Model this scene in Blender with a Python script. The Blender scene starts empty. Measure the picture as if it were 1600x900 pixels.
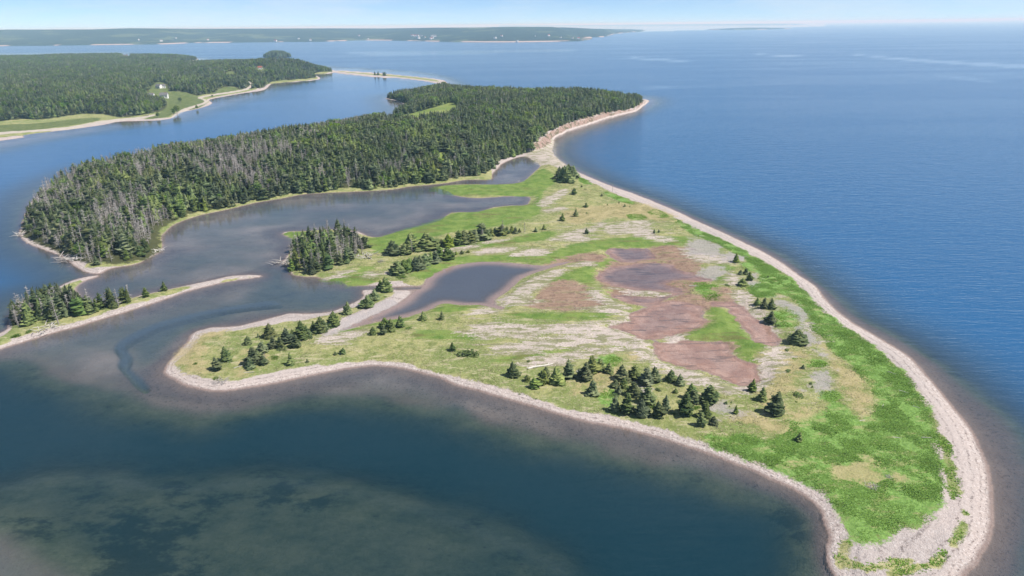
import bpy, math, random
import numpy as np
from mathutils import Matrix, Vector

random.seed(7)
RNG = np.random.default_rng(11)
scene = bpy.context.scene
R = math.radians

# ------------------------------------------------------------------ camera
CAM_H = 100.0
FPX = 1067.0                      # focal length in pixels of the 1600 px wide photograph
PITCH, ROLL = R(21.08), R(-0.68)
camd = bpy.data.cameras.new('camera')
camd.sensor_width = 36.0
camd.lens = 36.0 * FPX / 1600.0
camd.clip_start = 1.0
camd.clip_end = 300000.0
cam = bpy.data.objects.new('camera', camd)
scene.collection.objects.link(cam)
CAM_R = Matrix.Rotation(R(90) - PITCH, 3, 'X') @ Matrix.Rotation(ROLL, 3, 'Z')
cam.matrix_world = Matrix.Translation((0, 0, CAM_H)) @ CAM_R.to_4x4()
scene.camera = cam

# ------------------------------------------------------------------ sky, sun, exposure
SUN_EL = R(52)
SUN_AZ = math.atan2(1.0, -0.22)    # clockwise from +Y: from the right, a little behind the camera
world = bpy.data.worlds.new('World')
scene.world = world
world.use_nodes = True
wn = world.node_tree
bg = wn.nodes['Background']
skyt = wn.nodes.new('ShaderNodeTexSky')
skyt.sky_type = 'NISHITA'
skyt.sun_disc = False
skyt.sun_elevation = SUN_EL
skyt.sun_rotation = SUN_AZ
skyt.altitude = 100
skyt.air_density = 0.42
skyt.dust_density = 0.0
skyt.ozone_density = 5.0
wtc = wn.nodes.new('ShaderNodeTexCoord')
wmp = wn.nodes.new('ShaderNodeMapping')
wmp.inputs['Scale'].default_value = (1.0, 1.0, 5.0)
wns = wn.nodes.new('ShaderNodeTexNoise')
wns.inputs['Scale'].default_value = 3.2
wns.inputs['Detail'].default_value = 7
wns.inputs['Roughness'].default_value = 0.62
wmr = wn.nodes.new('ShaderNodeMapRange')
wmr.interpolation_type = 'SMOOTHSTEP'
wmr.inputs['From Min'].default_value = 0.42
wmr.inputs['From Max'].default_value = 0.72
wmr.inputs['To Max'].default_value = 0.55
wmx = wn.nodes.new('ShaderNodeMix')
wmx.data_type = 'RGBA'
wmx.inputs[7].default_value = (5.6, 6.4, 7.2, 1)
wn.links.new(wtc.outputs['Generated'], wmp.inputs['Vector'])
wn.links.new(wmp.outputs[0], wns.inputs['Vector'])
wn.links.new(wns.outputs['Fac'], wmr.inputs['Value'])
wn.links.new(wmr.outputs[0], wmx.inputs[0])
wn.links.new(skyt.outputs['Color'], wmx.inputs[6])
wn.links.new(wmx.outputs[2], bg.inputs['Color'])
bg.inputs['Strength'].default_value = 0.095

sd = bpy.data.lights.new('sun', 'SUN')
sd.energy = 4.6
sd.angle = R(0.53)
sd.color = (1.0, 0.955, 0.89)
sun = bpy.data.objects.new('sun', sd)
scene.collection.objects.link(sun)
sdir = Vector((math.sin(SUN_AZ) * math.cos(SUN_EL), math.cos(SUN_AZ) * math.cos(SUN_EL), math.sin(SUN_EL)))
sun.rotation_euler = sdir.to_track_quat('Z', 'Y').to_euler()

vs = scene.view_settings
vs.view_transform = 'Standard'
vs.look = 'None'
vs.exposure = 0.5
vs.gamma = 1.0
vs.use_curve_mapping = False
HAZE_D = 1.0e-4
cy = scene.cycles
cy.use_denoising = True
cy.max_bounces = 5
cy.diffuse_bounces = 2
cy.glossy_bounces = 2
cy.transmission_bounces = 2
cy.transparent_max_bounces = 8
cy.volume_bounces = 1
cy.caustics_reflective = False
cy.caustics_refractive = False

# ------------------------------------------------------------------ helpers: pixels of the survey picture -> ground
CR = np.array(CAM_R)


def unproj(pts, z=0.0):
    p = np.atleast_2d(np.asarray(pts, dtype=np.float64))
    d = np.stack([(p[:, 0] - 800) / FPX, (450 - p[:, 1]) / FPX, -np.ones(len(p))], 1) @ CR.T
    t = (z - CAM_H) / np.minimum(d[:, 2], -1e-5)
    return np.stack([d[:, 0] * t, d[:, 1] * t], 1)


def smooth_loop(p, n=3):
    p = np.asarray(p, float)
    a, b, c, d = np.roll(p, 1, 0), p, np.roll(p, -1, 0), np.roll(p, -2, 0)
    out = []
    for k in range(n):
        t = k / n
        out.append(0.5 * ((2 * b) + (-a + c) * t + (2 * a - 5 * b + 4 * c - d) * t * t + (-a + 3 * b - 3 * c + d) * t ** 3))
    return np.stack(out, 1).reshape(-1, 2)


def sdf_poly(X, Y, poly, margin):
    """signed distance (metres, + inside), clipped to +-margin"""
    out = np.full(X.shape, -margin, np.float32)
    lo, hi = poly.min(0) - margin, poly.max(0) + margin
    idx = np.nonzero((X > lo[0]) & (X < hi[0]) & (Y > lo[1]) & (Y < hi[1]))[0]
    if len(idx) == 0:
        return out
    x, y = X[idx].astype(np.float32), Y[idx].astype(np.float32)
    d2 = np.full(x.shape, 1e12, np.float32)
    ins = np.zeros(x.shape, bool)
    q = np.roll(poly, -1, 0)
    for (ax, ay), (bx, by) in zip(poly.astype(np.float32), q.astype(np.float32)):
        ex, ey = bx - ax, by - ay
        L = ex * ex + ey * ey
        if L < 1e-9:
            continue
        wx, wy = x - ax, y - ay
        t = np.clip((wx * ex + wy * ey) / L, 0, 1)
        d2 = np.minimum(d2, (wx - t * ex) ** 2 + (wy - t * ey) ** 2)
        if ay != by:
            c = ((ay > y) != (by > y)) & (wx < ex * (wy) / ey)
            ins ^= c
    d = np.sqrt(d2)
    out[idx] = np.clip(np.where(ins, d, -d), -margin, margin)
    return out


def sdf_layer(X, Y, polys, margin):
    out = np.full(X.shape, -margin, np.float32)
    for p in polys:
        out = np.maximum(out, sdf_poly(X, Y, p, margin))
    return out


def ss(a, b, x):
    t = np.clip((x - a) / (b - a), 0, 1)
    return t * t * (3 - 2 * t)


def vnoise(x, y, seed=0):
    """cheap smooth value noise, about -1..1"""
    xi, yi = np.floor(x).astype(np.int64), np.floor(y).astype(np.int64)
    xf, yf = x - xi, y - yi

    def h(i, j):
        n = (i * 374761393 + j * 668265263 + seed * 974711) & 0x7fffffff
        n = ((n ^ (n >> 13)) * 1274126177) & 0x7fffffff
        return ((n ^ (n >> 16)) & 0xffff) / 32767.5 - 1.0
    u, v = xf * xf * (3 - 2 * xf), yf * yf * (3 - 2 * yf)
    return (h(xi, yi) * (1 - u) + h(xi + 1, yi) * u) * (1 - v) + (h(xi, yi + 1) * (1 - u) + h(xi + 1, yi + 1) * u) * v


def fbm(x, y, seed=0, o=3):
    s, a = 0, 1.0
    for k in range(o):
        s = s + a * vnoise(x * 2 ** k, y * 2 ** k, seed + k)
        a *= 0.5
    return s


# ------------------------------------------------------------------ survey outlines
def P(*c):
    return [(c[i], c[i + 1]) for i in range(0, len(c), 2)]


MAIN = P(1200,747, 1232,760, 1257,775, 1277,795, 1286,820, 1292,837, 1289,855, 1290,875, 1300,898, 1330,930, 1400,952, 1470,935,
         1512,898, 1535,872, 1547,840, 1551,810, 1552,775, 1549,745, 1541,715, 1525,683, 1500,647, 1480,622, 1460,597, 1440,575, 1420,557,
         1395,540, 1360,520, 1330,502, 1305,482, 1285,460, 1275,447, 1250,430, 1225,412, 1200,397, 1150,372, 1100,350, 1062,332,
         1025,316, 990,302, 960,292, 930,280, 905,269, 885,257, 870,246, 864,236, 866,224, 867,215, 885,206, 905,199, 935,189,
         965,180, 992,174, 1007,164, 1015,158, 1008,155, 990,156, 940,152, 880,150, 820,151, 770,148, 730,143, 705,138,
         695,126, 660,121, 630,118, 600,115, 560,112, 525,110, 525,114, 560,118, 590,121, 620,122, 650,125, 680,130, 690,136, 650,146,
         602,153, 612,156, 625,160, 634,165, 628,172, 612,181, 600,187, 560,197, 500,207, 400,222, 300,238, 200,255, 150,265,
         110,280, 75,295, 48,315, 38,335, 30,358, 32,375, 60,388, 85,397, 100,405, 120,420, 135,426, 155,428, 172,420,
         205,415, 225,408, 250,395, 256,385, 253,371, 262,360, 275,350, 312,337, 350,329, 400,317, 437,311, 475,304, 525,301, 575,299,
         615,296, 637,292, 675,289, 700,286, 730,281, 767,281, 770,272, 780,262, 787,255, 810,246, 823,245, 831,250, 843,258,
         837,266, 829,273, 823,279, 811,285, 780,288, 720,288, 682,292, 702,300, 710,306, 745,310, 775,308, 800,307, 825,308,
         827,314, 820,320, 800,321, 770,324, 747,331, 705,332, 687,344, 650,355, 620,362, 595,370, 575,369,
         560,362, 520,358, 475,361, 447,362, 441,366, 450,371, 460,376, 453,390, 447,400, 439,411, 451,418, 455,429, 475,433, 490,433, 502,436,
         525,439, 537,444, 545,447, 570,447, 589,448, 615,449.5, 645,448, 661,449.6, 661,451.4, 627,452.5, 607,452.5, 579,452, 564,454, 566,463, 555,471,
         540,478, 522,485, 504,488, 477,490, 453,489, 435,493, 420,497, 390,505, 367,510, 333,511, 318,514, 300,520, 289,537,
         276,552, 259,570, 256,582, 267,591, 285,600, 307,607, 337,612, 367,610, 405,604, 442,597, 480,589, 540,577, 590,572,
         640,580, 685,591, 722,604, 760,615, 797,626, 825,634, 870,646, 930,662, 1005,677, 1080,700, 1130,719, 1180,737)
WEST = P(-90,575, 0,547, 37,535, 75,523, 120,511, 165,498, 210,484, 240,474, 300,454, 350,442, 400,435, 412,431.5, 400,429, 362,431, 325,439,
         275,449, 245,455, 215,462, 190,470, 150,479, 132,470, 124,460, 121,450, 132,440, 154,432, 150,430.5, 127,434, 105,441, 75,456, 40,468, 18,480,
         15,495, 9,508, 0,519, -90,552)
NORTH = P(-420,262, 0,220, 37,211, 112,202, 162,195, 187,190, 225,189, 265,186, 282,176, 310,170, 332,162, 327,156, 350,151, 385,145,
          400,143, 415,140, 425,131, 445,129, 495,125, 500,121, 492,116, 523,114, 524,110, 500,108, 460,104, 420,101, 380,99, 330,100.5,
          280,102, 257,100, 285,97, 311,93.5, 300,91, 250,89, 150,88, 0,92, -420,100)
ISLET = P(411,89, 425,90.5, 440,90, 456,88.4, 446,86.5, 425,86.5)
POND = P(658,450.6, 664,446, 670,435, 685,425, 710,416, 747,410, 780,410, 810,413, 847,416, 870,412, 890,409, 860,418, 830,427, 810,437, 795,452,
         775,466, 774,474, 785,481, 777,482, 755,477, 722,476, 692,474, 667,485, 635,494, 597,500, 565,508, 537,515, 545,512, 570,501,
         600,487, 630,472, 645,459)
POOLS = [P(955,389, 1012,389, 1020,397, 1017,405, 975,409, 960,400),
         P(934,437, 947,422, 980,415, 1020,410, 1050,415, 1070,425, 1108,437, 1067,438, 1042,444, 1065,452, 1055,462, 1020,475, 985,472, 958,461, 985,462, 1020,464, 1048,460, 1046,457, 1005,455, 975,449),
         P(950,512, 985,501, 997,486, 1020,477, 1055,470, 1090,478, 1100,484, 1085,492, 1098,500, 1080,512, 1065,520, 1040,525, 1020,530, 997,527, 980,517),
         P(1110,474, 1130,471, 1152,472, 1167,485, 1180,500, 1200,515, 1211,532, 1205,539, 1180,530, 1160,512, 1155,497, 1137,485, 1115,478),
         P(1019,532, 1040,538, 1060,540, 1072,534, 1105,536, 1130,532, 1140,542, 1145,555, 1160,565, 1180,575, 1186,587, 1167,600, 1150,599, 1117,590, 1092,577,
           1055,570, 1030,562, 1020,550)]
GRASS = P(318,523, 300,546, 279,561, 274,570, 282,579, 307,586, 330,592, 354,594, 375,593, 405,586, 435,580, 457,575, 480,572, 540,566, 590,562,
          640,567, 660,575, 710,586, 750,597, 780,603, 807,612, 840,622, 885,636, 930,645, 975,654, 1018,664, 1055,677, 1105,692, 1155,710, 1205,730,
          1220,735, 1262,755, 1287,770, 1307,792, 1317,817, 1325,832, 1335,845, 1360,847, 1390,840, 1405,822, 1417,825, 1437,825, 1450,805, 1462,785,
          1470,762, 1467,732, 1462,707, 1460,685, 1468,665, 1450,637, 1435,615, 1422,595, 1410,580, 1385,557, 1360,537, 1330,517, 1310,505, 1285,485,
          1265,467, 1250,447, 1225,427, 1195,410, 1150,385, 1105,365, 1065,347, 1040,332, 990,314, 955,300, 935,290, 907,277, 895,268, 875,263, 852,255,
          838,262, 800,275, 760,282, 700,287, 660,290, 690,300, 760,316, 690,330, 600,362, 572,366, 500,355, 446,362, 440,368, 460,377, 450,400, 452,420,
          470,436, 500,440, 540,447, 570,444, 596,439, 620,439, 645,444, 664,446, 700,450, 660,470, 600,497,
          565,506, 540,514, 520,523, 500,529, 505,523, 520,512, 530,505, 537,497, 560,487, 585,476, 610,463, 613,454, 592,447, 579,460, 567,475, 555,480,
          532,486, 510,493, 483,499, 450,503, 420,508, 390,513, 367,516)
FRINGE = [P(250,396, 257,384, 254,372, 263,361, 276,351, 313,338, 351,330, 401,318, 438,312, 476,305, 526,302, 576,300, 616,297, 638,293, 676,290, 701,287, 731,282, 767,281, 760,262, 700,275, 640,284, 560,290, 460,296, 380,310, 300,326, 250,350, 240,380),
          P(140,420, 172,417, 205,413, 228,405, 205,405, 160,408, 135,414), P(530,111.5, 560,114, 600,116.5, 640,120, 680,125, 684,128, 650,123.5, 610,119.5, 570,116.5, 532,113),
          P(-400,255, 0,216, 112,199, 187,187.5, 262,184.5, 280,174.5, 326,161, 323,155.5, 350,149.5, 398,141, 422,131, 495,124, 490,117, 520,112.5, 480,107, 300,101, 0,100, -400,130)]
STRIP = P(1463,678, 1472,680, 1485,700, 1487,725, 1497,752, 1497,775, 1487,780, 1482,762, 1477,737, 1472,707)
TIPG = [P(1305,868, 1318,858, 1325,872, 1345,880, 1350,890, 1330,888, 1312,880), P(1350,892, 1365,880, 1390,876, 1420,872, 1425,878, 1400,885, 1370,893),
        P(1455,880, 1468,868, 1476,858, 1480,862, 1470,874, 1460,883), P(1500,822, 1506,812, 1512,822, 1500,838, 1492,850, 1486,852, 1495,836),
        P(1385,895, 1410,890, 1440,882, 1452,884, 1430,893, 1400,900), P(1503,800, 1510,797, 1513,804, 1505,806), P(1310,850, 1322,843, 1330,850, 1315,858)]
WESTG = P(-60,562, -20,546, 0,538, 20,530, 40,523, 70,514, 110,504, 150,493, 190,480, 225,470, 262,460, 300,448, 285,446, 250,454, 215,462, 160,476, 130,473,
          118,460, 116,450, 128,438, 124,436, 105,443, 75,457, 40,470, 20,482, 18,505, 5,523, -60,550)
WESTG2 = P(345,438, 372,433, 395,431, 372,434, 350,440)
FOREST = P(37,366, 60,382, 85,391, 110,404, 135,411, 175,413, 205,410, 235,401, 250,387, 248,362, 262,351, 312,330, 350,322, 400,311, 437,305, 475,298,
           525,295, 575,293, 615,290, 637,286, 690,280, 735,274, 762,266, 785,248, 820,238, 842,228, 852,217, 870,208, 885,201, 912,193.5, 930,187.3, 962,178.6, 988,172,
           1003,162.5, 998,157, 985,157, 940,153, 880,151, 820,152, 770,149, 730,144.5, 705,140, 690,138, 655,146.5, 606,153, 618,156, 640,166, 632,172, 604,186,
           560,196, 500,206, 400,221, 300,237, 200,254, 150,264, 112,279, 78,294, 52,315, 42,335, 34,355)
MEADOW = P(604,178, 620,176, 650,172, 695,166, 707,164, 715,170, 716,184, 700,196, 650,201, 610,199, 600,190)
GLADES = [P(683,249, 699,247, 701,257, 691,262, 682,257), P(681,267, 695,264, 697,272, 690,279, 680,275)]
CLIFF = P(840,234, 850,212, 870,200, 930,182, 1005,158, 1013,160, 1000,169, 960,183, 930,192, 905,199, 885,206, 870,215, 858,228)
NFOREST = P(-400,240, 0,190, 60,188, 140,178, 190,184, 212,182, 240,177, 262,172, 262,158, 270,152, 300,152, 318,148, 340,146, 365,142, 385,139, 400,139, 412,137, 422,129,
            445,126, 492,122, 488,115, 520,112.5, 500,109, 460,105, 420,102, 380,100, 330,101.5, 280,103, 250,101, 285,96, 308,93.5, 295,91, 250,90, 150,89, 0,93, -400,101)
NROAD = P(-60,214, 0,207, 60,203, 112,198, 150,190.5, 185,186, 220,183, 240,179, 243,181, 222,185.5, 187,189, 152,193.5, 113,201, 60,206, 0,211, -60,218)
NROAD2 = P(268,182, 285,171, 318,160.5, 316,156, 308,152.6, 330,148, 375,141, 393,136, 385,132.6, 388,131.6, 397,136, 377,143, 332,150, 316,153, 324,157, 322,162, 288,174, 272,184)
GROVE = P(456,424, 490,428, 530,416, 566,404, 571,390, 560,374, 535,368, 510,370, 485,376, 462,384, 456,400)
WGROVE = P(20,516, 50,510, 90,501, 130,494, 175,484, 208,473, 205,467, 170,476, 140,481, 118,470, 85,470, 45,480, 22,492)

HERB = [P(1125,383, 1164,407, 1158,413, 1167,423, 1185,425, 1185,440, 1168,449, 1182,464, 1209,465, 1215,459, 1237,467, 1252,482, 1266,494, 1270,515, 1290,530,
          1300,550, 1325,565, 1345,590, 1362,605, 1370,640, 1345,655, 1320,632, 1300,625, 1290,645, 1262,655, 1235,657, 1225,668, 1200,690, 1165,678, 1130,682,
          1090,680, 1105,692, 1155,710, 1205,730, 1262,755, 1287,770, 1307,792, 1317,817, 1335,845, 1360,847, 1390,840, 1405,822, 1437,825, 1450,805, 1462,785,
          1470,762, 1467,732, 1462,707, 1462,680, 1450,637, 1422,595, 1385,557, 1330,517, 1285,485, 1252,450, 1195,410, 1150,385, 1105,365, 1065,347, 1040,334, 1055,347, 1090,370),
        P(1067,445, 1080,441, 1105,442, 1120,447, 1127,460, 1110,470, 1097,460, 1085,449), P(1242,560, 1282,560, 1297,570, 1275,575, 1250,570),
        P(1207,485, 1242,487, 1245,507, 1220,510, 1208,497), P(928,559, 952,555, 973,562, 957,573, 939,570), P(935,622, 952,604, 960,615, 957,632, 942,632),
        P(945,300, 960,304, 990,316, 988,320, 965,313, 948,305), P(1012,328, 1030,329, 1045,338, 1035,341, 1015,335), P(905,278, 922,284, 925,289, 908,285),
        P(1282,612, 1310,612, 1316,622, 1292,628), P(980,336, 1000,335, 1012,341, 1000,344, 985,342)]
MARSH = [P(572,374, 600,366, 690,338, 750,328, 830,318, 828,306, 712,305, 672,291, 780,287, 815,284, 846,264, 862,272, 872,283, 852,298, 846,320, 842,336, 800,350,
           760,358, 720,362, 690,368, 650,378, 612,388, 590,396, 576,388),
         P(690,388, 740,379, 800,373, 850,363, 872,366, 850,377, 800,382, 740,391, 690,398),
         P(640,428, 680,411, 740,401, 850,396, 900,383, 950,374, 1060,370, 1076,378, 1055,387, 960,386, 900,404, 850,411, 780,408, 710,413, 662,436),
         P(500,436, 540,426, 575,418, 582,422, 545,431, 542,441, 520,440), P(545,433, 575,426, 592,431, 582,443, 545,445), P(447,363, 475,362, 500,368, 470,376, 455,371),
         P(792,495, 810,490, 872,491, 960,486, 975,492, 910,502, 835,500), P(645,522, 685,518, 747,522, 752,531, 710,532, 655,530),
         P(1065,522, 1100,505, 1112,500, 1100,487, 1115,479, 1137,485, 1155,497, 1157,512, 1175,527, 1202,540, 1202,549, 1190,551, 1187,570, 1167,562, 1145,550, 1137,537, 1120,532, 1080,530),
         P(1089,410, 1110,404, 1128,408, 1144,419, 1138,425, 1122,416), P(1114,435, 1140,432, 1158,435, 1140,440, 1122,440),
         P(845,445, 872,430, 925,416, 927,447, 910,445, 892,437, 860,447), P(930,410, 950,404, 966,410, 950,417, 933,416),
         P(667,486, 695,475, 720,477, 757,477, 735,486, 700,491), P(530,517, 570,509, 600,502, 640,495, 640,500, 600,508, 560,516, 535,521),
         P(780,470, 800,458, 808,449, 812,452, 806,466, 790,471), P(788,476, 808,473, 808,481, 795,482), P(770,563, 830,553, 880,546, 925,540, 925,544, 880,552, 830,562, 790,566)]
SANDP = [P(493,530, 525,523, 552,520, 572,519, 553,528, 537,535, 510,538, 498,535),
         P(920,410, 905,411, 860,425, 830,437, 800,457, 780,472, 795,476, 812,476, 835,472, 832,457, 847,445, 872,427, 897,417, 927,415),
         P(730,489, 760,480, 782,482, 770,490, 745,491), P(740,511, 785,508, 880,508, 960,507, 985,519, 1012,533, 1000,545, 960,532, 900,524, 865,520, 800,519, 745,518),
         P(712,519, 750,522, 810,524, 865,525, 900,524, 860,529, 800,528, 750,526), P(767,550, 777,541, 835,535, 885,527, 960,526, 1000,545, 960,538, 910,540, 860,547, 797,551),
         P(810,566, 847,559, 897,550, 960,542, 1010,545, 960,551, 922,556, 885,565, 860,570, 830,575), P(970,545, 1012,535, 1018,548, 1030,565, 1055,573, 1085,580, 1105,590, 1117,592, 1155,602, 1187,599,
           1186,575, 1192,556, 1212,540, 1228,548, 1230,562, 1210,585, 1195,603, 1155,614, 1117,606, 1087,602, 1070,595, 1042,580, 1020,576, 1005,560, 990,552),
         P(945,355, 995,345, 1015,347, 1010,357, 975,367, 950,365), P(987,363, 1015,356, 1025,369, 1052,372, 1037,377, 1000,370), P(858,376, 887,363, 920,357, 942,349, 926,361, 907,368, 940,374, 910,376, 880,376),
         P(800,397, 830,390, 855,390, 855,397, 805,401), P(745,392, 800,387, 800,392, 750,397), P(844,322, 852,310, 882,296, 886,302, 865,315, 857,322), P(850,329, 882,324, 880,328, 856,332),
         P(825,242, 840,230, 846,230, 856,222, 866,218, 868,230, 868,240, 876,250, 890,263, 878,263, 860,257, 843,257, 832,249),
         P(1042,524, 1052,520, 1066,523, 1068,532, 1060,539, 1045,538, 1037,532), P(955,449, 985,450, 1010,454, 1048,458, 1046,462, 1015,462, 985,459), P(507,432, 530,427, 550,424, 535,430, 512,434),
         P(569,428, 580,427, 590,429, 580,432), P(600,428, 625,420, 650,408, 690,394, 720,386, 760,379, 800,373, 760,382, 715,392, 680,400, 650,413, 625,425),
         P(1065,390, 1095,394, 1140,402, 1160,405, 1140,412, 1100,408, 1075,402), P(1145,425, 1155,440, 1150,447, 1140,440), P(1150,455, 1175,460, 1180,475, 1200,497, 1213,518, 1200,512, 1175,490, 1155,470),
         P(1258,505, 1275,512, 1290,530, 1280,532, 1262,520), P(925,452, 945,462, 965,475, 985,480, 975,484, 945,478, 925,466), P(910,485, 950,478, 985,487, 985,500, 950,506, 970,494, 950,489)]
DRY = [P(930,588, 960,580, 982,560, 1002,549, 1006,553, 975,576, 960,592, 937,612, 915,604, 890,610, 905,600), P(1302,740, 1317,722, 1355,722, 1380,732, 1407,747, 1380,752, 1360,767, 1340,757, 1307,747),
       P(1285,535, 1305,560, 1335,580, 1355,605, 1358,635, 1340,645, 1325,620, 1300,590), P(1150,640, 1190,655, 1235,660, 1225,680, 1180,672, 1145,660), P(1240,645, 1255,640, 1255,650, 1240,655),
       P(285,545, 310,530, 330,520, 345,522, 320,545, 310,560, 320,580, 300,580, 283,570), P(390,550, 420,560, 400,580, 375,580), P(1215,720, 1240,715, 1262,722, 1250,728), P(880,330, 1000,318, 1060,345, 1030,345, 960,340, 900,350),
       P(1190,560, 1235,545, 1270,560, 1240,600, 1210,640, 1190,620)]
MUDP = [P(842,457, 865,442, 892,441, 920,452, 937,470, 945,480, 910,487, 872,488, 835,483, 815,480, 830,468), P(1015,387, 1070,387, 1090,398, 1098,410, 1092,428, 1110,440, 1070,440, 1048,420, 1032,408, 1015,408),
        P(1040,444, 1070,438, 1110,440, 1080,452, 1090,465, 1130,462, 1150,470, 1130,474, 1110,480, 1095,490, 1060,500, 1030,490, 1020,476, 1055,463, 1064,452),
        P(1115,452, 1140,453, 1146,460, 1135,464, 1118,461), P(1040,530, 1010,530, 1000,522, 1040,515, 1070,515, 1100,500, 1110,505, 1075,520, 1065,530), P(870,407, 920,397, 950,402, 930,412, 895,410, 850,418),
        P(1120,575, 1080,578, 1050,568, 1030,560, 1022,535, 1060,542, 1140,535, 1150,560, 1185,575, 1190,590, 1165,603), P(935,440, 930,432, 945,420, 960,410, 1010,406, 1060,415, 1070,426, 1110,437, 1066,440, 1050,463, 1020,477, 985,474, 955,462)]
GREYP = [P(1077,375, 1095,370, 1107,380, 1127,385, 1132,395, 1150,397, 1165,404, 1142,410, 1120,400, 1075,395), P(1097,420, 1120,415, 1137,427, 1107,435, 1092,430), P(1212,465, 1233,470, 1245,476, 1257,485, 1260,504,
           1275,528, 1277,534, 1260,540, 1255,525, 1250,510, 1243,494, 1227,483, 1212,483), P(1280,577, 1297,577, 1298,605, 1275,613, 1263,604), P(992,597, 1002,591, 1011,607, 1003,612, 995,606), P(1110,637, 1145,630, 1157,637, 1152,648, 1117,649),
         P(600,470, 615,475, 585,491, 555,503, 525,518, 512,520, 530,505, 560,490), P(1168,428, 1184,430, 1180,446, 1168,442), P(1272,545, 1292,552, 1296,565, 1280,560)]
EEL = [P(150,790, 250,800, 300,830, 260,870, 200,850), P(180,850, 250,850, 300,870, 290,930, 170,930), P(260,765, 340,772, 330,785, 270,780), P(440,765, 500,772, 470,785), P(380,765, 440,770, 420,780), P(1240,800, 1262,805, 1285,838, 1275,850, 1255,830),
       P(30,795, 90,785, 120,800, 60,815)]
DEEPBAY = P(-300,560, 0,568, 60,590, 130,612, 200,632, 260,645, 330,652, 420,636, 520,624, 620,630, 700,648, 800,670, 900,694, 1000,722, 1100,750, 1180,780, 1235,798, 1252,835, 1256,900, 1240,1100, 1000,1150, 760,1000,
            880,905, 830,868, 760,836, 700,812, 640,790, 560,772, 480,757, 400,752, 280,765, 150,748, 60,750, 0,762, -300,800)
GREENBAY = P(-400,790, 0,762, 60,750, 150,748, 280,765, 400,752, 480,757, 560,772, 640,790, 700,812, 760,836, 830,868, 880,905, 1000,1150, 400,1150, 240,960, 150,900, 90,870, 40,838, -10,815, -300,800)
DEEPEST = P(1700,1000, 1585,900, 1600,820, 1605,760, 1585,690, 1545,640, 1500,600, 1462,568, 1420,540, 1370,512, 1330,490, 1298,462, 1270,440, 1240,416, 1205,392, 1150,366, 1100,344, 1060,326, 1025,311, 990,298, 950,285, 905,264, 880,248, 872,234,
            885,214, 930,196, 985,180, 1018,165, 1025,156, 1010,151, 940,148, 860,146, 770,144, 730,139, 700,122, 640,112, 520,105, 400,95, 320,92, 250,84, 0,84, -500,90, -500,60, 1000,50, 2300,50, 2400,1000)
DEEPWEST = P(-500,300, -60,245, 0,232, 100,214, 190,200, 280,190, 330,172, 400,152, 440,136, 510,124, 560,121, 620,126, 660,133, 640,143, 590,150, 600,165, 605,175, 560,190, 480,202, 380,217, 280,233, 180,250, 130,262, 90,278, 60,292, 30,315, 20,360, 30,385, 60,400, 90,415, 105,430, 80,445, 40,460, 10,475, 0,495, -40,520, -500,560)
CHANNEL = P(420,470, 400,473, 325,485, 250,503, 208,520, 183,535, 180,546, 188,558, 184,570, 200,587, 210,600, 225,610, 232,606, 222,592, 202,575, 206,558, 197,546, 200,538, 225,524, 260,508, 330,490, 400,480, 440,476)
LAGDEEP = P(415,440, 440,420, 445,440, 470,455, 540,450, 555,458, 540,470, 500,480, 450,482, 400,485, 330,500, 290,512, 250,540, 230,560, 215,540, 280,500, 340,480, 400,460)

OUT = {}


def world_polys(px, z=0.0, n=3):
    return [unproj(smooth_loop(p, n), z) for p in px]


ZI = 0.75
W_LAND = world_polys([MAIN, WEST, NORTH, ISLET])
W_POND = world_polys([POND]); W_POOL = world_polys(POOLS)
W_GRASS = world_polys([GRASS, STRIP, WESTG, WESTG2] + TIPG, ZI); W_FRINGE = world_polys(FRINGE, 0.3)
W_FOR = world_polys([FOREST], 0.5); W_NFOR = world_polys([NFOREST], 0.5)
W_MEADOW = world_polys([MEADOW], 6); W_GLADE = world_polys(GLADES, 2)
W_HERB = world_polys(HERB, ZI); W_MARSH = world_polys(MARSH, 0.4); W_SAND = world_polys(SANDP, ZI)
W_DRY = world_polys(DRY, ZI); W_MUD = world_polys(MUDP, 0.2); W_GREY = world_polys(GREYP, ZI)
W_CLIFF = world_polys([CLIFF], 1.0); W_ROAD = world_polys([NROAD, NROAD2], 0.5)
W_EEL = world_polys(EEL, -1); W_DEEP = world_polys([DEEPBAY]); W_GREENB = world_polys([GREENBAY])
W_DEEPE = world_polys([DEEPEST], 0, 2); W_DEEPW = world_polys([DEEPWEST], 0, 2); W_CHAN = world_polys([CHANNEL]); W_LAGD = world_polys([LAGDEEP])
W_GROVE = world_polys([GROVE], .5); W_WGROVE = world_polys([WGROVE], .5)


KNOB = unproj([(428, 112)])[0]


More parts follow.
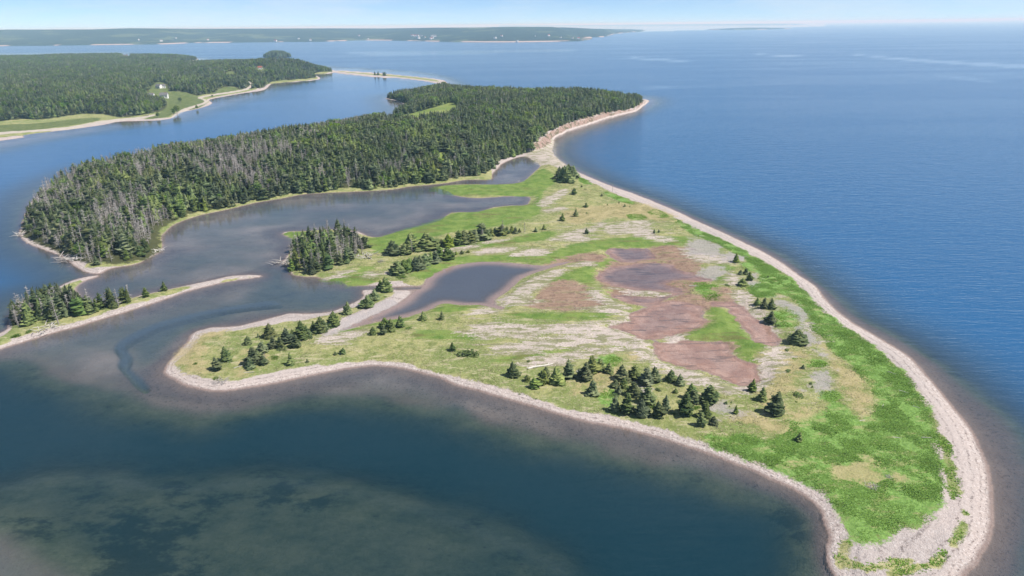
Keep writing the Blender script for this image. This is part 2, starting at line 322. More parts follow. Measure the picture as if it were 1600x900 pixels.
def height(X, Y, full=False):
    """terrain height above the sea at ground points, plus the survey distances it is made from"""
    X = np.asarray(X, np.float64); Y = np.asarray(Y, np.float64)
    sh = sdf_layer(X, Y, W_LAND, 60)
    wob = fbm(X / 2.6, Y / 2.6, 5, 2) * 0.12 + fbm(X / 9, Y / 9, 6, 2) * 0.4
    far = ss(150, 900, Y)
    sh = np.where(np.abs(sh) < 59, sh + wob * (1 - far), sh)
    rim = fbm(X / 9, Y / 5, 51, 4)
    pond = sdf_layer(X, Y, W_POND, 12) + 0.45 * rim; pool = sdf_layer(X, Y, W_POOL, 12) + 1.7 * rim + 0.5 * fbm(X / 2.2, Y / 1.6, 52, 2)
    fo = sdf_layer(X, Y, W_FOR, 90); nf = sdf_layer(X, Y, W_NFOR, 90)
    cl = sdf_layer(X, Y, W_CLIFF, 30)
    deep = sdf_layer(X, Y, W_DEEP, 22) + 3.0 * fbm(X / 16, Y / 16, 43, 3); gb = sdf_layer(X, Y, W_GREENB, 30)
    de = sdf_layer(X, Y, W_DEEPE, 40); dw = sdf_layer(X, Y, W_DEEPW, 40)
    ch = sdf_layer(X, Y, W_CHAN, 5); lg = sdf_layer(X, Y, W_LAGD, 14)
    # land: beach ramp, flat interior, wooded rise
    land = 0.75 * ss(0, 7, sh) * (1 + 0.0 * sh) + 0.05 * np.minimum(np.maximum(sh, 0), 2)
    land = land + 0.18 * fbm(X / 7, Y / 7, 21, 3) * ss(2, 8, sh)
    rise = 1.2 * ss(0, 5, fo) + 10.0 * ss(4, 85, fo)
    cliff = ss(-12, 3, cl)
    rise = rise + 5.2 * ss(-8.0, -1.5, fo + 2.5 * fbm(X / 12, Y / 12, 71, 3)) * ss(-14, -3, cl) * (1 - 0.6 * ss(85, 150, X))
    land = land + rise + 1.0 * ss(0, 6, nf) + (8.0 + 13.0 * np.exp(-((X - KNOB[0]) / 150) ** 2 - ((Y - KNOB[1]) / 190) ** 2)) * ss(2, 60, nf)
    lowp = np.maximum(pond, pool)
    land = land * ss(0, 6, -lowp) + 0.0
    # seabed
    dist = np.maximum(-sh, 0)
    shelf = 0.10 + 0.10 * np.minimum(dist, 5) + 0.01 * np.minimum(dist, 40)
    d = shelf + 0.9 * ss(-7, 1, deep) + 4.6 * ss(-1, 18, deep) * (1 - 0.25 * ss(-25, 5, gb)) + 1.2 * ss(-5, 9, gb) * (1 - ss(-4, 6, deep) * 0.5) + 7.0 * ss(-3, 30, de) + 4.5 * ss(-12, 30, dw)
    d = d + 1.7 * ss(-0.8, 1.8, ch) + 0.7 * ss(-10, 8, lg) + 0.32 * np.clip(fbm(X / 34, Y / 22, 81, 4) + 0.25, -0.5, 1.2) * ss(4, 12, dist)
    d = np.maximum(d, 0.08)
    d = np.minimum(d, 9.0)
    bed = -d + 0.06 * fbm(X / 5, Y / 5, 31, 3) * ss(1, 6, dist)
    h = np.where(sh > 0, land, bed)
    hp = -(0.05 + 0.9 * ss(0, 9, pond)) * (pond > 0) - (0.03 + 0.14 * ss(0, 6, pool) + 0.42 * ss(-0.5, 5, sdf_layer(X, Y, W_POOL[:2], 12)) + 0.08 * ss(1, 4, sdf_layer(X, Y, W_POOL[2:4], 12) + 1.5 * fbm(X / 12, Y / 6, 53, 3) - 1.5)) * (pool > 0)
    h = np.where(lowp > 0, hp, h)
    if full:
        return h, dict(shore=sh, pond=pond, pool=pool, forest=np.maximum(fo, nf), cliff=cl, deep=deep)
    return h


# ------------------------------------------------------------------ node helpers
class NT:
    def __init__(self, name):
        self.m = bpy.data.materials.new(name)
        self.m.use_nodes = True
        self.t = self.m.node_tree
        self.t.nodes.clear()
        self.out = self.t.nodes.new('ShaderNodeOutputMaterial')

    def n(self, typ, **kw):
        nd = self.t.nodes.new(typ)
        for k, v in kw.items():
            setattr(nd, k, v)
        return nd

    def set(self, sock, v):
        if isinstance(v, bpy.types.NodeSocket):
            self.t.links.new(v, sock)
        else:
            sock.default_value = v

    def math(self, op, a, b=0.0, c=None, clamp=False):
        nd = self.n('ShaderNodeMath', operation=op, use_clamp=clamp)
        self.set(nd.inputs[0], a); self.set(nd.inputs[1], b)
        if c is not None:
            self.set(nd.inputs[2], c)
        return nd.outputs[0]

    def attr(self, name):
        return self.n('ShaderNodeAttribute', attribute_name=name).outputs['Fac']

    def pos(self):
        return self.n('ShaderNodeNewGeometry').outputs['Position']

    def mapping(self, scale=(1, 1, 1), rot=0.0, vec=None):
        mp = self.n('ShaderNodeMapping')
        self.set(mp.inputs['Vector'], vec if vec is not None else self.pos())
        mp.inputs['Scale'].default_value = scale
        mp.inputs['Rotation'].default_value = (0, 0, rot)
        return mp.outputs[0]

    def noise(self, scale, detail=3, rough=0.55, vec=None, dim='3D'):
        nd = self.n('ShaderNodeTexNoise', noise_dimensions=dim)
        self.set(nd.inputs['Vector'], vec if vec is not None else self.pos())
        nd.inputs['Scale'].default_value = scale
        nd.inputs['Detail'].default_value = detail
        nd.inputs['Roughness'].default_value = rough
        return nd.outputs['Fac']

    def step(self, x, a, b):
        nd = self.n('ShaderNodeMapRange', interpolation_type='SMOOTHSTEP')
        self.set(nd.inputs['Value'], x)
        self.set(nd.inputs['From Min'], a); self.set(nd.inputs['From Max'], b)
        return nd.outputs[0]

    def mix(self, f, a, b, mode='MIX'):
        nd = self.n('ShaderNodeMix', data_type='RGBA', blend_type=mode)
        self.set(nd.inputs[0], f)
        for s, v in ((nd.inputs[6], a), (nd.inputs[7], b)):
            self.set(s, (*v, 1) if isinstance(v, tuple) and len(v) == 3 else v)
        return nd.outputs[2]

    def bump(self, h, strength, dist, normal=None):
        nd = self.n('ShaderNodeBump')
        self.set(nd.inputs['Strength'], strength)
        nd.inputs['Distance'].default_value = dist
        self.set(nd.inputs['Height'], h)
        if normal is not None:
            self.set(nd.inputs['Normal'], normal)
        return nd.outputs[0]

    def bsdf(self, col, rough=0.9, spec=0.2, normal=None):
        nd = self.n('ShaderNodeBsdfPrincipled')
        self.set(nd.inputs['Base Color'], (*col, 1) if isinstance(col, tuple) and len(col) == 3 else col)
        self.set(nd.inputs['Roughness'], rough)
        nd.inputs['Specular IOR Level'].default_value = spec
        if normal is not None:
            self.set(nd.inputs['Normal'], normal)
        return nd.outputs[0]

    def surf(self, s):
        self.t.links.new(s, self.out.inputs['Surface'])
        return self.m


# ------------------------------------------------------------------ ground material
def make_ground_material():
    g = NT('ground')
    M = g.math
    n_big = g.noise(0.035, 4)
    n_mid = g.noise(0.16, 6, 0.66)
    n_fine = g.noise(1.1, 4, 0.68)
    n_peb = g.noise(4.5, 2, 0.7)
    streak = g.noise(0.26, 6, 0.68, g.mapping((0.28, 1.5, 1), R(-12)))
    wig = M('ADD', M('MULTIPLY', M('SUBTRACT', n_mid, 0.5), 15.0), M('MULTIPLY', M('SUBTRACT', n_fine, 0.5), 5.0))
    swig = M('ADD', M('MULTIPLY', M('SUBTRACT', streak, 0.5), 17.0), M('MULTIPLY', M('SUBTRACT', n_fine, 0.5), 6.0))
    tus = g.noise(0.42, 5, 0.72)
    tus2 = g.noise(0.30, 5, 0.70, g.mapping((0.5, 1.4, 1), R(-12)))
    hgt = g.n('ShaderNodeSeparateXYZ'); g.set(hgt.inputs[0], g.pos()); Z = hgt.outputs['Z']
    shore = g.attr('shore')

    def mask(name, wob, w=0.35, off=0.0):
        return g.step(M('ADD', M('ADD', g.attr(name), off), wob), -w, w)
    # beach gravel
    peb = g.n('ShaderNodeTexVoronoi'); g.set(peb.inputs['Vector'], g.pos()); peb.inputs['Scale'].default_value = 2.6
    pebr = g.n('ShaderNodeSeparateColor'); g.set(pebr.inputs[0], peb.outputs['Color'])
    beach = g.mix(n_mid, (0.38, 0.32, 0.29), (0.54, 0.47, 0.435))
    beach = g.mix(M('MULTIPLY', g.step(pebr.outputs[0], 0.55, 1.0), 0.5), beach, (0.72, 0.67, 0.64))
    beach = g.mix(M('MULTIPLY', g.step(pebr.outputs[1], 0.62, 1.0), 0.55), beach, (0.25, 0.20, 0.18))
    beach = g.mix(M('MULTIPLY', g.step(M('ADD', shore, M('MULTIPLY', M('SUBTRACT', n_mid, .5), 5.0)), 2.2, 4.2), 0.55), beach, g.mix(n_fine, (0.29, 0.25, 0.235), (0.52, 0.47, 0.445)))
    beach = g.mix(M('MULTIPLY', g.step(n_big, 0.42, 0.58), 0.3), beach, (0.56, 0.47, 0.43))
    # wrack lines of dried weed, following the shore
    sw = M('ADD', shore, M('MULTIPLY', M('SUBTRACT', n_mid, 0.5), 3.0))
    wr = None
    for c, w in ((1.2, .22), (2.3, .25), (3.9, .35), (6.2, .4), (10.5, .8)):
        b = M('SUBTRACT', 1.0, g.step(M('ABSOLUTE', M('SUBTRACT', sw, c)), w * 0.4, w))
        wr = b if wr is None else M('MAXIMUM', wr, b)
    wr = M('MULTIPLY', wr, g.step(M('ADD', M('MULTIPLY', n_fine, 0.6), M('MULTIPLY', n_peb, 0.4)), 0.47, 0.60))
    beach = g.mix(M('MULTIPLY', wr, 0.75), beach, (0.10, 0.075, 0.07))
    wet = g.step(M('ADD', Z, M('MULTIPLY', M('SUBTRACT', n_mid, .5), .1)), 0.14, 0.02)
    beach = g.mix(M('MULTIPLY', wet, 0.7), beach, (0.17, 0.115, 0.10))
    # seabed
    bed = g.mix(n_mid, (0.135, 0.108, 0.102), (0.235, 0.197, 0.182))
    bed = g.mix(M('MULTIPLY', g.attr('tidal'), M('MULTIPLY', g.step(M('ADD', shore, M('MULTIPLY', M('SUBTRACT', n_big, .5), 30.0)), -2.0, -14.0), 0.9)), bed, g.mix(g.step(n_big, .4, .62), (0.44, 0.385, 0.345), (0.28, 0.245, 0.215)))
    stones = g.step(M('ADD', M('MULTIPLY', n_fine, .55), M('MULTIPLY', n_peb, .45)), 0.54, 0.62)
    near_s = g.step(M('ABSOLUTE', M('ADD', shore, 7.0)), 9.0, 2.0)
    bed = g.mix(M('MULTIPLY', M('MULTIPLY', stones, near_s), 0.85), bed, (0.035, 0.028, 0.026))
    mott = g.noise(0.10, 7, 0.72, g.mapping((0.8, 1.3, 1), R(20)))
    olive = g.mix(g.step(M('ADD', M('MULTIPLY', mott, 0.8), M('MULTIPLY', n_fine, 0.2)), 0.36, 0.60), (0.27, 0.31, 0.19), (0.14, 0.18, 0.10))
    bed = g.mix(g.step(Z, -0.6, -1.6), bed, olive)
    weed = g.step(M('ADD', mott, M('MULTIPLY', g.step(g.attr('eel'), -9.0, 4.0), 0.16)), 0.56, 0.70)
    bed = g.mix(M('MULTIPLY', M('MULTIPLY', weed, 0.8), g.step(Z, -0.7, -1.6)), bed, (0.03, 0.042, 0.028))
    weed2 = g.step(g.noise(0.45, 5, 0.7, g.mapping((0.5, 1.3, 1), R(30))), 0.64, 0.70)
    bed = g.mix(M('MULTIPLY', weed2, M('MULTIPLY', g.step(Z, -0.35, -0.7), 0.6)), bed, (0.04, 0.04, 0.035))
    col = g.mix(g.step(Z, -0.05, -0.16), beach, bed)
    # dune grass base
    gy = g.mix(g.step(n_mid, 0.38, 0.62), (0.205, 0.24, 0.078), (0.36, 0.345, 0.155))
    gy = g.mix(M('MULTIPLY', g.step(n_big, 0.46, 0.60), 0.75), gy, (0.175, 0.23, 0.07))
    gy = g.mix(M('MULTIPLY', g.step(n_fine, 0.52, 0.66), 0.65), gy, (0.44, 0.40, 0.245))
    gy = g.mix(M('MULTIPLY', g.step(n_peb, 0.55, 0.70), 0.5), gy, (0.13, 0.155, 0.05))
    gy = g.mix(M('MULTIPLY', g.step(tus, 0.53, 0.60), 0.65), gy, (0.135, 0.17, 0.05))
    gy = g.mix(M('MULTIPLY', g.step(tus2, 0.55, 0.62), 0.65), gy, (0.47, 0.42, 0.27))
    gm = M('MULTIPLY', mask('grass', M('MULTIPLY', wig, 0.40)), g.step(Z, 0.02, 0.10))
    # stray sandy streaks in the grass flat
    gy = g.mix(M('MULTIPLY', g.step(M('ADD', M('MULTIPLY', streak, .7), M('MULTIPLY', n_fine, .3)), 0.53, 0.60), M('MULTIPLY', g.step(g.attr('flat'), -5.0, 4.0), 0.85)), gy, (0.40, 0.34, 0.28))
    col = g.mix(gm, col, gy)

    def over(name, c1, c2, wob, fac=1.0, w=0.4, n=None, off=0.0):
        nonlocal col
        c = g.mix(g.step(n if n is not None else n_mid, 0.36, 0.64), c1, c2)
        c = g.mix(M('MULTIPLY', g.step(n_fine, 0.48, 0.66), 0.45), c, c2)
        col = g.mix(M('MULTIPLY', mask(name, wob, w, off), fac), col, c)
    over('marsh', (0.095, 0.175, 0.030), (0.18, 0.255, 0.058), M('MULTIPLY', swig, 0.85), 0.92, 0.9, n_mid)
    # brown rush stands in the marsh
    col = g.mix(M('MULTIPLY', M('MULTIPLY', g.step(g.noise(0.11, 5, 0.65, g.mapping((0.35, 1.4, 1), R(-8))), 0.54, 0.64), mask('marsh', 0.0, 1.5)), 0.6), col, (0.15, 0.125, 0.055))
    over('herb', (0.115, 0.225, 0.045), (0.20, 0.345, 0.085), M('MULTIPLY', wig, 0.9), 0.92, 0.8, n_fine)
    over('dry', (0.29, 0.25, 0.115), (0.42, 0.345, 0.19), M('MULTIPLY', wig, 1.7), 0.8, 2.6)
    over('mud', (0.235, 0.145, 0.11), (0.36, 0.245, 0.195), M('MULTIPLY', swig, 0.9), 0.9, 1.0, streak)
    col = g.mix(M('MULTIPLY', M('MULTIPLY', g.step(streak, 0.53, 0.60), mask('mud', 0.0, 1.5)), 0.7), col, (0.17, 0.165, 0.07))
    over('sand', (0.41, 0.345, 0.305), (0.58, 0.505, 0.46), M('MULTIPLY', swig, 1.25), 0.97, 0.5, n_fine, 0.7)
    col = g.mix(M('MULTIPLY', M('MULTIPLY', g.step(tus2, 0.50, 0.56), mask('sand', M('MULTIPLY', swig, 1.15), 1.0, 1.5)), 0.8), col, (0.19, 0.20, 0.085))
    # sparse plants on the sand
    spr = M('MULTIPLY', g.step(M('ADD', M('MULTIPLY', n_fine, .5), M('MULTIPLY', streak, .5)), 0.515, 0.575), mask('sand', M('MULTIPLY', swig, 1.0), 0.8, 1.0))
    col = g.mix(M('MULTIPLY', spr, 0.7), col, (0.19, 0.195, 0.085))
    over('grey', (0.26, 0.235, 0.235), (0.40, 0.37, 0.37), M('MULTIPLY', wig, 1.6), 0.75, 1.8, n_peb)
    col = g.mix(M('MULTIPLY', M('MULTIPLY', g.step(tus, 0.53, 0.59), mask('mud', 0.0, 2.0, 1.0)), 0.55), col, (0.15, 0.10, 0.08))
    col = g.mix(M('MULTIPLY', M('MULTIPLY', g.step(tus2, 0.53, 0.60), mask('herb', 0.0, 2.0)), 0.6), col, (0.32, 0.31, 0.14))
    # pool and pond floors: red silt
    silt = g.mix(g.step(n_mid, 0.38, 0.62), (0.39, 0.235, 0.185), (0.50, 0.335, 0.28))
    silt = g.mix(M('MULTIPLY', g.step(streak, 0.54, 0.62), 0.65), silt, (0.15, 0.115, 0.10))
    col = g.mix(g.step(M('ADD', g.attr('pool'), M('MULTIPLY', swig, 0.16)), -0.9, 0.3), col, silt)
    prim = M('SUBTRACT', 1.0, g.step(M('ABSOLUTE', M('SUBTRACT', M('ADD', g.attr('pool'), M('MULTIPLY', swig, 0.35)), 0.3)), 0.2, 1.3))
    col = g.mix(M('MULTIPLY', prim, 0.32), col, (0.085, 0.062, 0.055))
    pbed = g.mix(g.step(Z, -0.05, -0.6), (0.33, 0.245, 0.225), (0.16, 0.14, 0.14))
    col = g.mix(g.step(M('ADD', g.attr('pond'), M('MULTIPLY', swig, 0.06)), -0.5, 0.2), col, pbed)
    # wooded ground, clearings, road, red bank
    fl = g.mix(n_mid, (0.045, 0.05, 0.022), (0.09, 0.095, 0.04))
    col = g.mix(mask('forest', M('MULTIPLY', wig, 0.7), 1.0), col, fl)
    over('meadow', (0.16, 0.225, 0.05), (0.25, 0.29, 0.085), M('MULTIPLY', wig, 1.0), 1.0, 1.0, n_big)
    over('yard', (0.085, 0.125, 0.035), (0.16, 0.185, 0.07), M('MULTIPLY', wig, 1.0), 1.0, 1.0, n_mid)
    over('road', (0.42, 0.37, 0.31), (0.50, 0.45, 0.39), M('MULTIPLY', wig, 0.3), 1.0, 0.8, n_mid)
    gul = g.noise(0.9, 4, 0.6, g.mapping((1, 1, 0.25)))
    red = g.mix(g.step(gul, 0.35, 0.65), (0.23, 0.145, 0.115), (0.43, 0.325, 0.275))
    red = g.mix(M('MULTIPLY', g.step(n_mid, 0.50, 0.60), 0.8), red, (0.10, 0.10, 0.05))
    steep = g.n('ShaderNodeSeparateXYZ'); g.set(steep.inputs[0], g.n('ShaderNodeNewGeometry').outputs['True Normal'])
    col = g.mix(M('MULTIPLY', mask('cliff', wig, 1.0, 3.0), M('MULTIPLY', g.step(Z, 1.0, 1.9), g.step(steep.outputs[2], 0.985, 0.93))), col, red)
    bh = M('ADD', M('ADD', M('MULTIPLY', n_fine, 0.5), M('MULTIPLY', n_peb, 0.3)), M('MULTIPLY', M('ADD', tus, tus2), 1.1))
    nrm = g.bump(bh, 0.8, 0.6)
    return g.surf(g.bsdf(col, 0.95, 0.12, nrm))


# ------------------------------------------------------------------ terrain sheet
def survey_rows():
    v = list(np.arange(1010, 78, -1.55))
    while v[-1] > 47.0:
        v.append(v[-1] - max(0.25, (v[-1] - 44.0) * 0.06))
    return np.array(v)


def new_mesh_object(name, verts, faces, mats, parent=None, attrs=None, smooth=False):
    me = bpy.data.meshes.new(name)
    verts = np.asarray(verts, np.float32); faces = np.asarray(faces, np.int32)
    k = faces.shape[1]
    me.vertices.add(len(verts)); me.vertices.foreach_set('co', verts.ravel())
    me.loops.add(faces.size); me.loops.foreach_set('vertex_index', faces.ravel())
    me.polygons.add(len(faces))
    me.polygons.foreach_set('loop_start', np.arange(0, faces.size, k, dtype=np.int32))
    me.update(calc_edges=True)
    if smooth:
        me.polygons.foreach_set('use_smooth', np.ones(len(faces), bool))
    for a, d in (attrs or {}).items():
        at = me.attributes.new(a, 'FLOAT', 'POINT')
        at.data.foreach_set('value', np.asarray(d, np.float32))
    for m in (mats if isinstance(mats, (list, tuple)) else [mats]):
        me.materials.append(m)
    ob = bpy.data.objects.new(name, me)
    scene.collection.objects.link(ob)
    if parent is not None:
        ob.parent = parent
    return ob


def tag(o, label=None, cat=None, group=None, kind=None):
    if label: o['label'] = label
    if cat: o['category'] = cat
    if group: o['group'] = group
    if kind: o['kind'] = kind
    return o


def grid_faces(nr, nc):
    i = np.arange(nr - 1)[:, None] * nc + np.arange(nc - 1)[None]
    return np.stack([i, i + 1, i + nc + 1, i + nc], -1).reshape(-1, 4)


# rows run away from the shore in front; spacing grows with distance, in plain ground coordinates
rows_y = unproj(np.stack([np.full(2000, 800.0)[:len(survey_rows())], survey_rows()], 1))[:, 1]
rows_y = np.concatenate([[40, 60, 75, 84], rows_y[rows_y > 88], [9000, 14000, 25000, 40000, 58000]])
rows_y = np.unique(np.maximum.accumulate(rows_y))
cols_t = np.arange(-1.15, 1.1501, 0.00245)
GX = (rows_y[:, None] * 0.93 + 38.0) * cols_t[None, :]
GY = np.repeat(rows_y[:, None], len(cols_t), 1)
NR, NC = GX.shape
X, Y = GX.ravel(), GY.ravel()
H, S = height(X, Y, True)
lay = dict(S)
lay.pop('deep')
for nm, polys, mg in (('grass', W_GRASS + W_FRINGE, 8), ('dry', W_DRY, 12), ('marsh', W_MARSH, 12), ('herb', W_HERB, 12), ('mud', W_MUD, 12), ('sand', W_SAND, 12),
                      ('grey', W_GREY, 12), ('road', W_ROAD, 12), ('eel', W_EEL, 12)):
    lay[nm] = sdf_layer(X, Y, polys, mg)
lay['tidal'] = (1 - ss(-30, 10, np.maximum(sdf_layer(X, Y, W_DEEPE, 40), sdf_layer(X, Y, W_DEEPW, 40)))) * (1 - ss(-16, 4, np.maximum(sdf_layer(X, Y, W_DEEP, 22), sdf_layer(X, Y, W_GREENB, 22))))
lay['meadow'] = sdf_layer(X, Y, W_MEADOW + W_GLADE, 12)
W_YARD = world_polys([P(225,187, 262,183, 268,178, 282,174, 312,168, 322,160, 305,150, 270,149, 258,150, 262,165, 250,176), P(-60,205, 0,196, 60,193, 145,184, 150,190, 60,203, 0,208, -60,216), P(325,152, 350,148, 372,142, 366,139, 345,142), P(232,158, 236,149, 246,137, 258,138, 265,150, 260,158), P(192,95, 193,89.5, 203,89.5, 203,95), P(355,129, 356,122, 368,122, 369,129), P(403,123, 404,117, 413,117, 413,123)], 0.5)
lay['yard'] = sdf_layer(X, Y, W_YARD, 12)
W_FLAT = world_polys([P(650,500, 760,486, 960,486, 1010,530, 1000,556, 930,560, 860,575, 800,570, 740,548, 660,520), P(800,380, 860,340, 1000,330, 1090,370, 1060,392, 940,400, 840,405), P(1190,470, 1250,480, 1290,560, 1280,640, 1200,600)], ZI)
lay['flat'] = sdf_layer(X, Y, W_FLAT, 8)
MAT_GROUND = make_ground_material()
ground = new_mesh_object('ground', np.stack([X, Y, H], 1), grid_faces(NR, NC), MAT_GROUND, attrs=lay, smooth=True)
tag(ground, kind='structure')


def height_at(x, y):
    """height of the ground sheet at points (bilinear on the sheet's own vertices)"""
    x = np.asarray(x, float); y = np.clip(np.asarray(y, float), rows_y[0], rows_y[-2])
    r_ = np.clip(np.searchsorted(rows_y, y) - 1, 0, NR - 2)
    fr_ = (y - rows_y[r_]) / (rows_y[r_ + 1] - rows_y[r_])
    Hg = H.reshape(NR, NC)
    o = 0
    for k_, w_ in ((0, 1 - fr_), (1, fr_)):
        c_ = (x / (rows_y[r_ + k_] * 0.93 + 38.0) - cols_t[0]) / (cols_t[1] - cols_t[0])
        c0 = np.clip(np.floor(c_).astype(int), 0, NC - 2); fc = np.clip(c_ - c0, 0, 1)
        o = o + w_ * (Hg[r_ + k_, c0] * (1 - fc) + Hg[r_ + k_, c0 + 1] * fc)
    return o


# ------------------------------------------------------------------ water
def make_water(name, body, k, wind):
    g = NT(name)
    M = g.math
    d = g.attr('depth')
    op = M('SUBTRACT', 1.0, M('POWER', 2.71828, M('MULTIPLY', d, M('MULTIPLY', -k, M('ADD', 1.0, M('MULTIPLY', g.attr('lagoon'), 0.55))))))
    w1 = g.noise(0.55, 3, 0.6, g.mapping((0.45, 1.5, 1), R(12)))
    w2 = g.noise(1.7, 2, 0.6, g.mapping((0.5, 1.4, 1), R(20)))
    w3 = g.noise(0.13, 3, 0.5, g.mapping((0.5, 1.2, 1), R(8)))
    sl = g.noise(0.0042, 4, 0.6, g.mapping((0.35, 1.5, 1), R(10)))
    slick = g.step(sl, 0.40, 0.56)
    wd = M('MULTIPLY', g.attr('wind'), M('ADD', 0.72, M('MULTIPLY', slick, 0.28)))
    w4 = g.noise(0.30, 3, 0.55, g.mapping((0.30, 1.7, 1), R(14)))
    hh = M('ADD', M('ADD', M('ADD', M('MULTIPLY', w4, 0.85), M('MULTIPLY', w1, 0.5)), M('MULTIPLY', w2, 0.18)), M('MULTIPLY', w3, 0.9))
    nrm = g.bump(hh, M('MULTIPLY', wd, 1.0), 0.55)
    rough = M('ADD', 0.04, M('MULTIPLY', wd, 0.14))
    tr = g.n('ShaderNodeBsdfTransparent')
    df = g.n('ShaderNodeBsdfDiffuse'); g.set(df.inputs['Color'], g.mix(g.attr('lagoon'), g.mix(g.step(g.attr('open'), 0.0, 1.0), body, (0.015, 0.095, 0.23)), (0.055, 0.085, 0.12)))
    mx = g.n('ShaderNodeMixShader'); g.set(mx.inputs[0], op); g.set(mx.inputs[1], tr.outputs[0]); g.set(mx.inputs[2], df.outputs[0])
    gl = g.n('ShaderNodeBsdfGlossy'); gl.inputs['Color'].default_value = (1, 1, 1, 1)
    g.set(gl.inputs['Roughness'], rough); g.set(gl.inputs['Normal'], nrm)
    fr = g.n('ShaderNodeFresnel'); fr.inputs['IOR'].default_value = 1.333
    g.set(fr.inputs['Normal'], nrm)
    m2 = g.n('ShaderNodeMixShader'); g.set(m2.inputs[0], M('MULTIPLY', fr.outputs[0], M('SUBTRACT', 1.0, M('MULTIPLY', g.attr('wind'), 0.15)))); g.set(m2.inputs[1], mx.outputs[0]); g.set(m2.inputs[2], gl.outputs[0])
    return g.surf(m2.outputs[0])


MAT_SEA = make_water('sea_water', (0.006, 0.030, 0.044), 0.45, 1.0)
MAT_POND = make_water('pond_water', (0.075, 0.10, 0.145), 0.9, 0.2)
ri = np.unique(np.concatenate([np.arange(0, NR, 2), [NR - 1]])); ci = np.unique(np.concatenate([np.arange(0, NC, 2), [NC - 1]]))
WX, WY = GX[np.ix_(ri, ci)], GY[np.ix_(ri, ci)]
H2 = H.reshape(NR, NC)
hmin = H2[np.ix_(ri, ci)]
fw = grid_faces(len(ri), len(ci))
# a water cell is kept where any ground under it lies below the waterline
low = H2 < 0.12
acc = np.zeros((len(ri) - 1, len(ci) - 1), bool)
for a in range(len(ri) - 1):
    blk = low[ri[a]:ri[a + 1] + 1].any(0)
    cs = np.concatenate([[0], np.cumsum(blk)])
    acc[a] = (cs[ci[1:] + 1] - cs[ci[:-1]]) > 0
keep = acc.ravel()
inp = np.maximum(S['pond'], S['pool']).reshape(NR, NC)[np.ix_(ri, ci)].ravel()
isp = S['pond'].reshape(NR, NC)[np.ix_(ri, ci)].ravel()
ponly = (inp[fw] > -6).all(1)
shw = S['shore'].reshape(NR, NC)[np.ix_(ri, ci)].ravel()
ponly &= (shw[fw] > 0.8).any(1)
pondf = (isp[fw] > -6).any(1) & (isp[fw] > -9).all(1)
# wind: open sea ruffled, bay and lagoon calm
de = sdf_layer(WX.ravel(), WY.ravel(), W_DEEPE, 40)
dwv = sdf_layer(WX.ravel(), WY.ravel(), W_DEEPW, 40)
wind = 0.10 + 0.9 * ss(-14, 20, de) + 0.10 * ss(-10, 30, dwv) + 0.08 * ss(0, 10, sdf_layer(WX.ravel(), WY.ravel(), W_DEEP, 12))
W_SLICK = world_polys([P(1310,83, 1400,89, 1500,96, 1600,100, 1750,108, 1750,114, 1600,107.5, 1500,102, 1400,94, 1350,89), P(985,89, 1080,94, 1065,97, 990,93), P(1180,84, 1260,87, 1240,89, 1190,87), P(550,82, 700,80, 900,76, 900,79, 720,85, 560,86), P(1470,117, 1560,127, 1550,130, 1475,121), P(1010,135, 1060,133, 1050,138, 1005,141)])
slk = sdf_layer(WX.ravel(), WY.ravel(), W_SLICK, 120)
wind = wind * (1 - 0.72 * ss(-12, 40, slk))
depth = np.maximum(-hmin.ravel(), 0)
opn = ss(-30, 40, de) * 1.0 + 0.95 * ss(-20, 40, dwv)
opn = np.minimum(opn, 1)
lagn = (1 - opn) * (1 - ss(-16, 4, np.maximum(sdf_layer(WX.ravel(), WY.ravel(), W_DEEP, 22), sdf_layer(WX.ravel(), WY.ravel(), W_GREENB, 22))))


def sub_water(name, mask, mat):
    f = fw[mask]
    u, inv = np.unique(f, return_inverse=True)
    v = np.stack([WX.ravel()[u], WY.ravel()[u], np.zeros(len(u))], 1)
    return tag(new_mesh_object(name, v, inv.reshape(-1, 4), mat, attrs={'depth': depth[u], 'wind': wind[u], 'open': opn[u], 'lagoon': lagn[u] * (1.0 if name == 'sea' else 0.0)}, smooth=True), kind='structure')


sub_water('sea', keep & ~ponly, MAT_SEA)
sub_water('pond_water', keep & ponly & pondf, MAT_POND)
sub_water('pool_water', keep & ponly & ~pondf, MAT_POND)
# ------------------------------------------------------------------ far shores
def make_hill_material():
    g = NT('wooded_hills')
    M = g.math
    a = g.noise(0.004, 5, 0.6); b = g.noise(0.03, 4, 0.7); f = g.noise(0.0022, 3, 0.5, g.mapping((1, 0.5, 1)))
    col = g.mix(g.step(b, 0.3, 0.7), (0.014, 0.025, 0.016), (0.045, 0.062, 0.034))
    fields = g.step(M('ADD', M('MULTIPLY', a, 0.7), M('MULTIPLY', f, 0.4)), 0.60, 0.64)
    col = g.mix(M('MULTIPLY', fields, 0.6), col, (0.13, 0.16, 0.07))
    z = g.n('ShaderNodeSeparateXYZ'); g.set(z.inputs[0], g.pos())
    bank = M('MULTIPLY', g.step(z.outputs[2], 7.0, 4.0), g.step(g.noise(0.0035, 2), 0.50, 0.56))
    col = g.mix(bank, col, (0.46, 0.36, 0.30))
    return g.surf(g.bsdf(col, 0.95, 0.1, g.bump(b, 1.0, 14.0)))


MAT_HILL = make_hill_material()


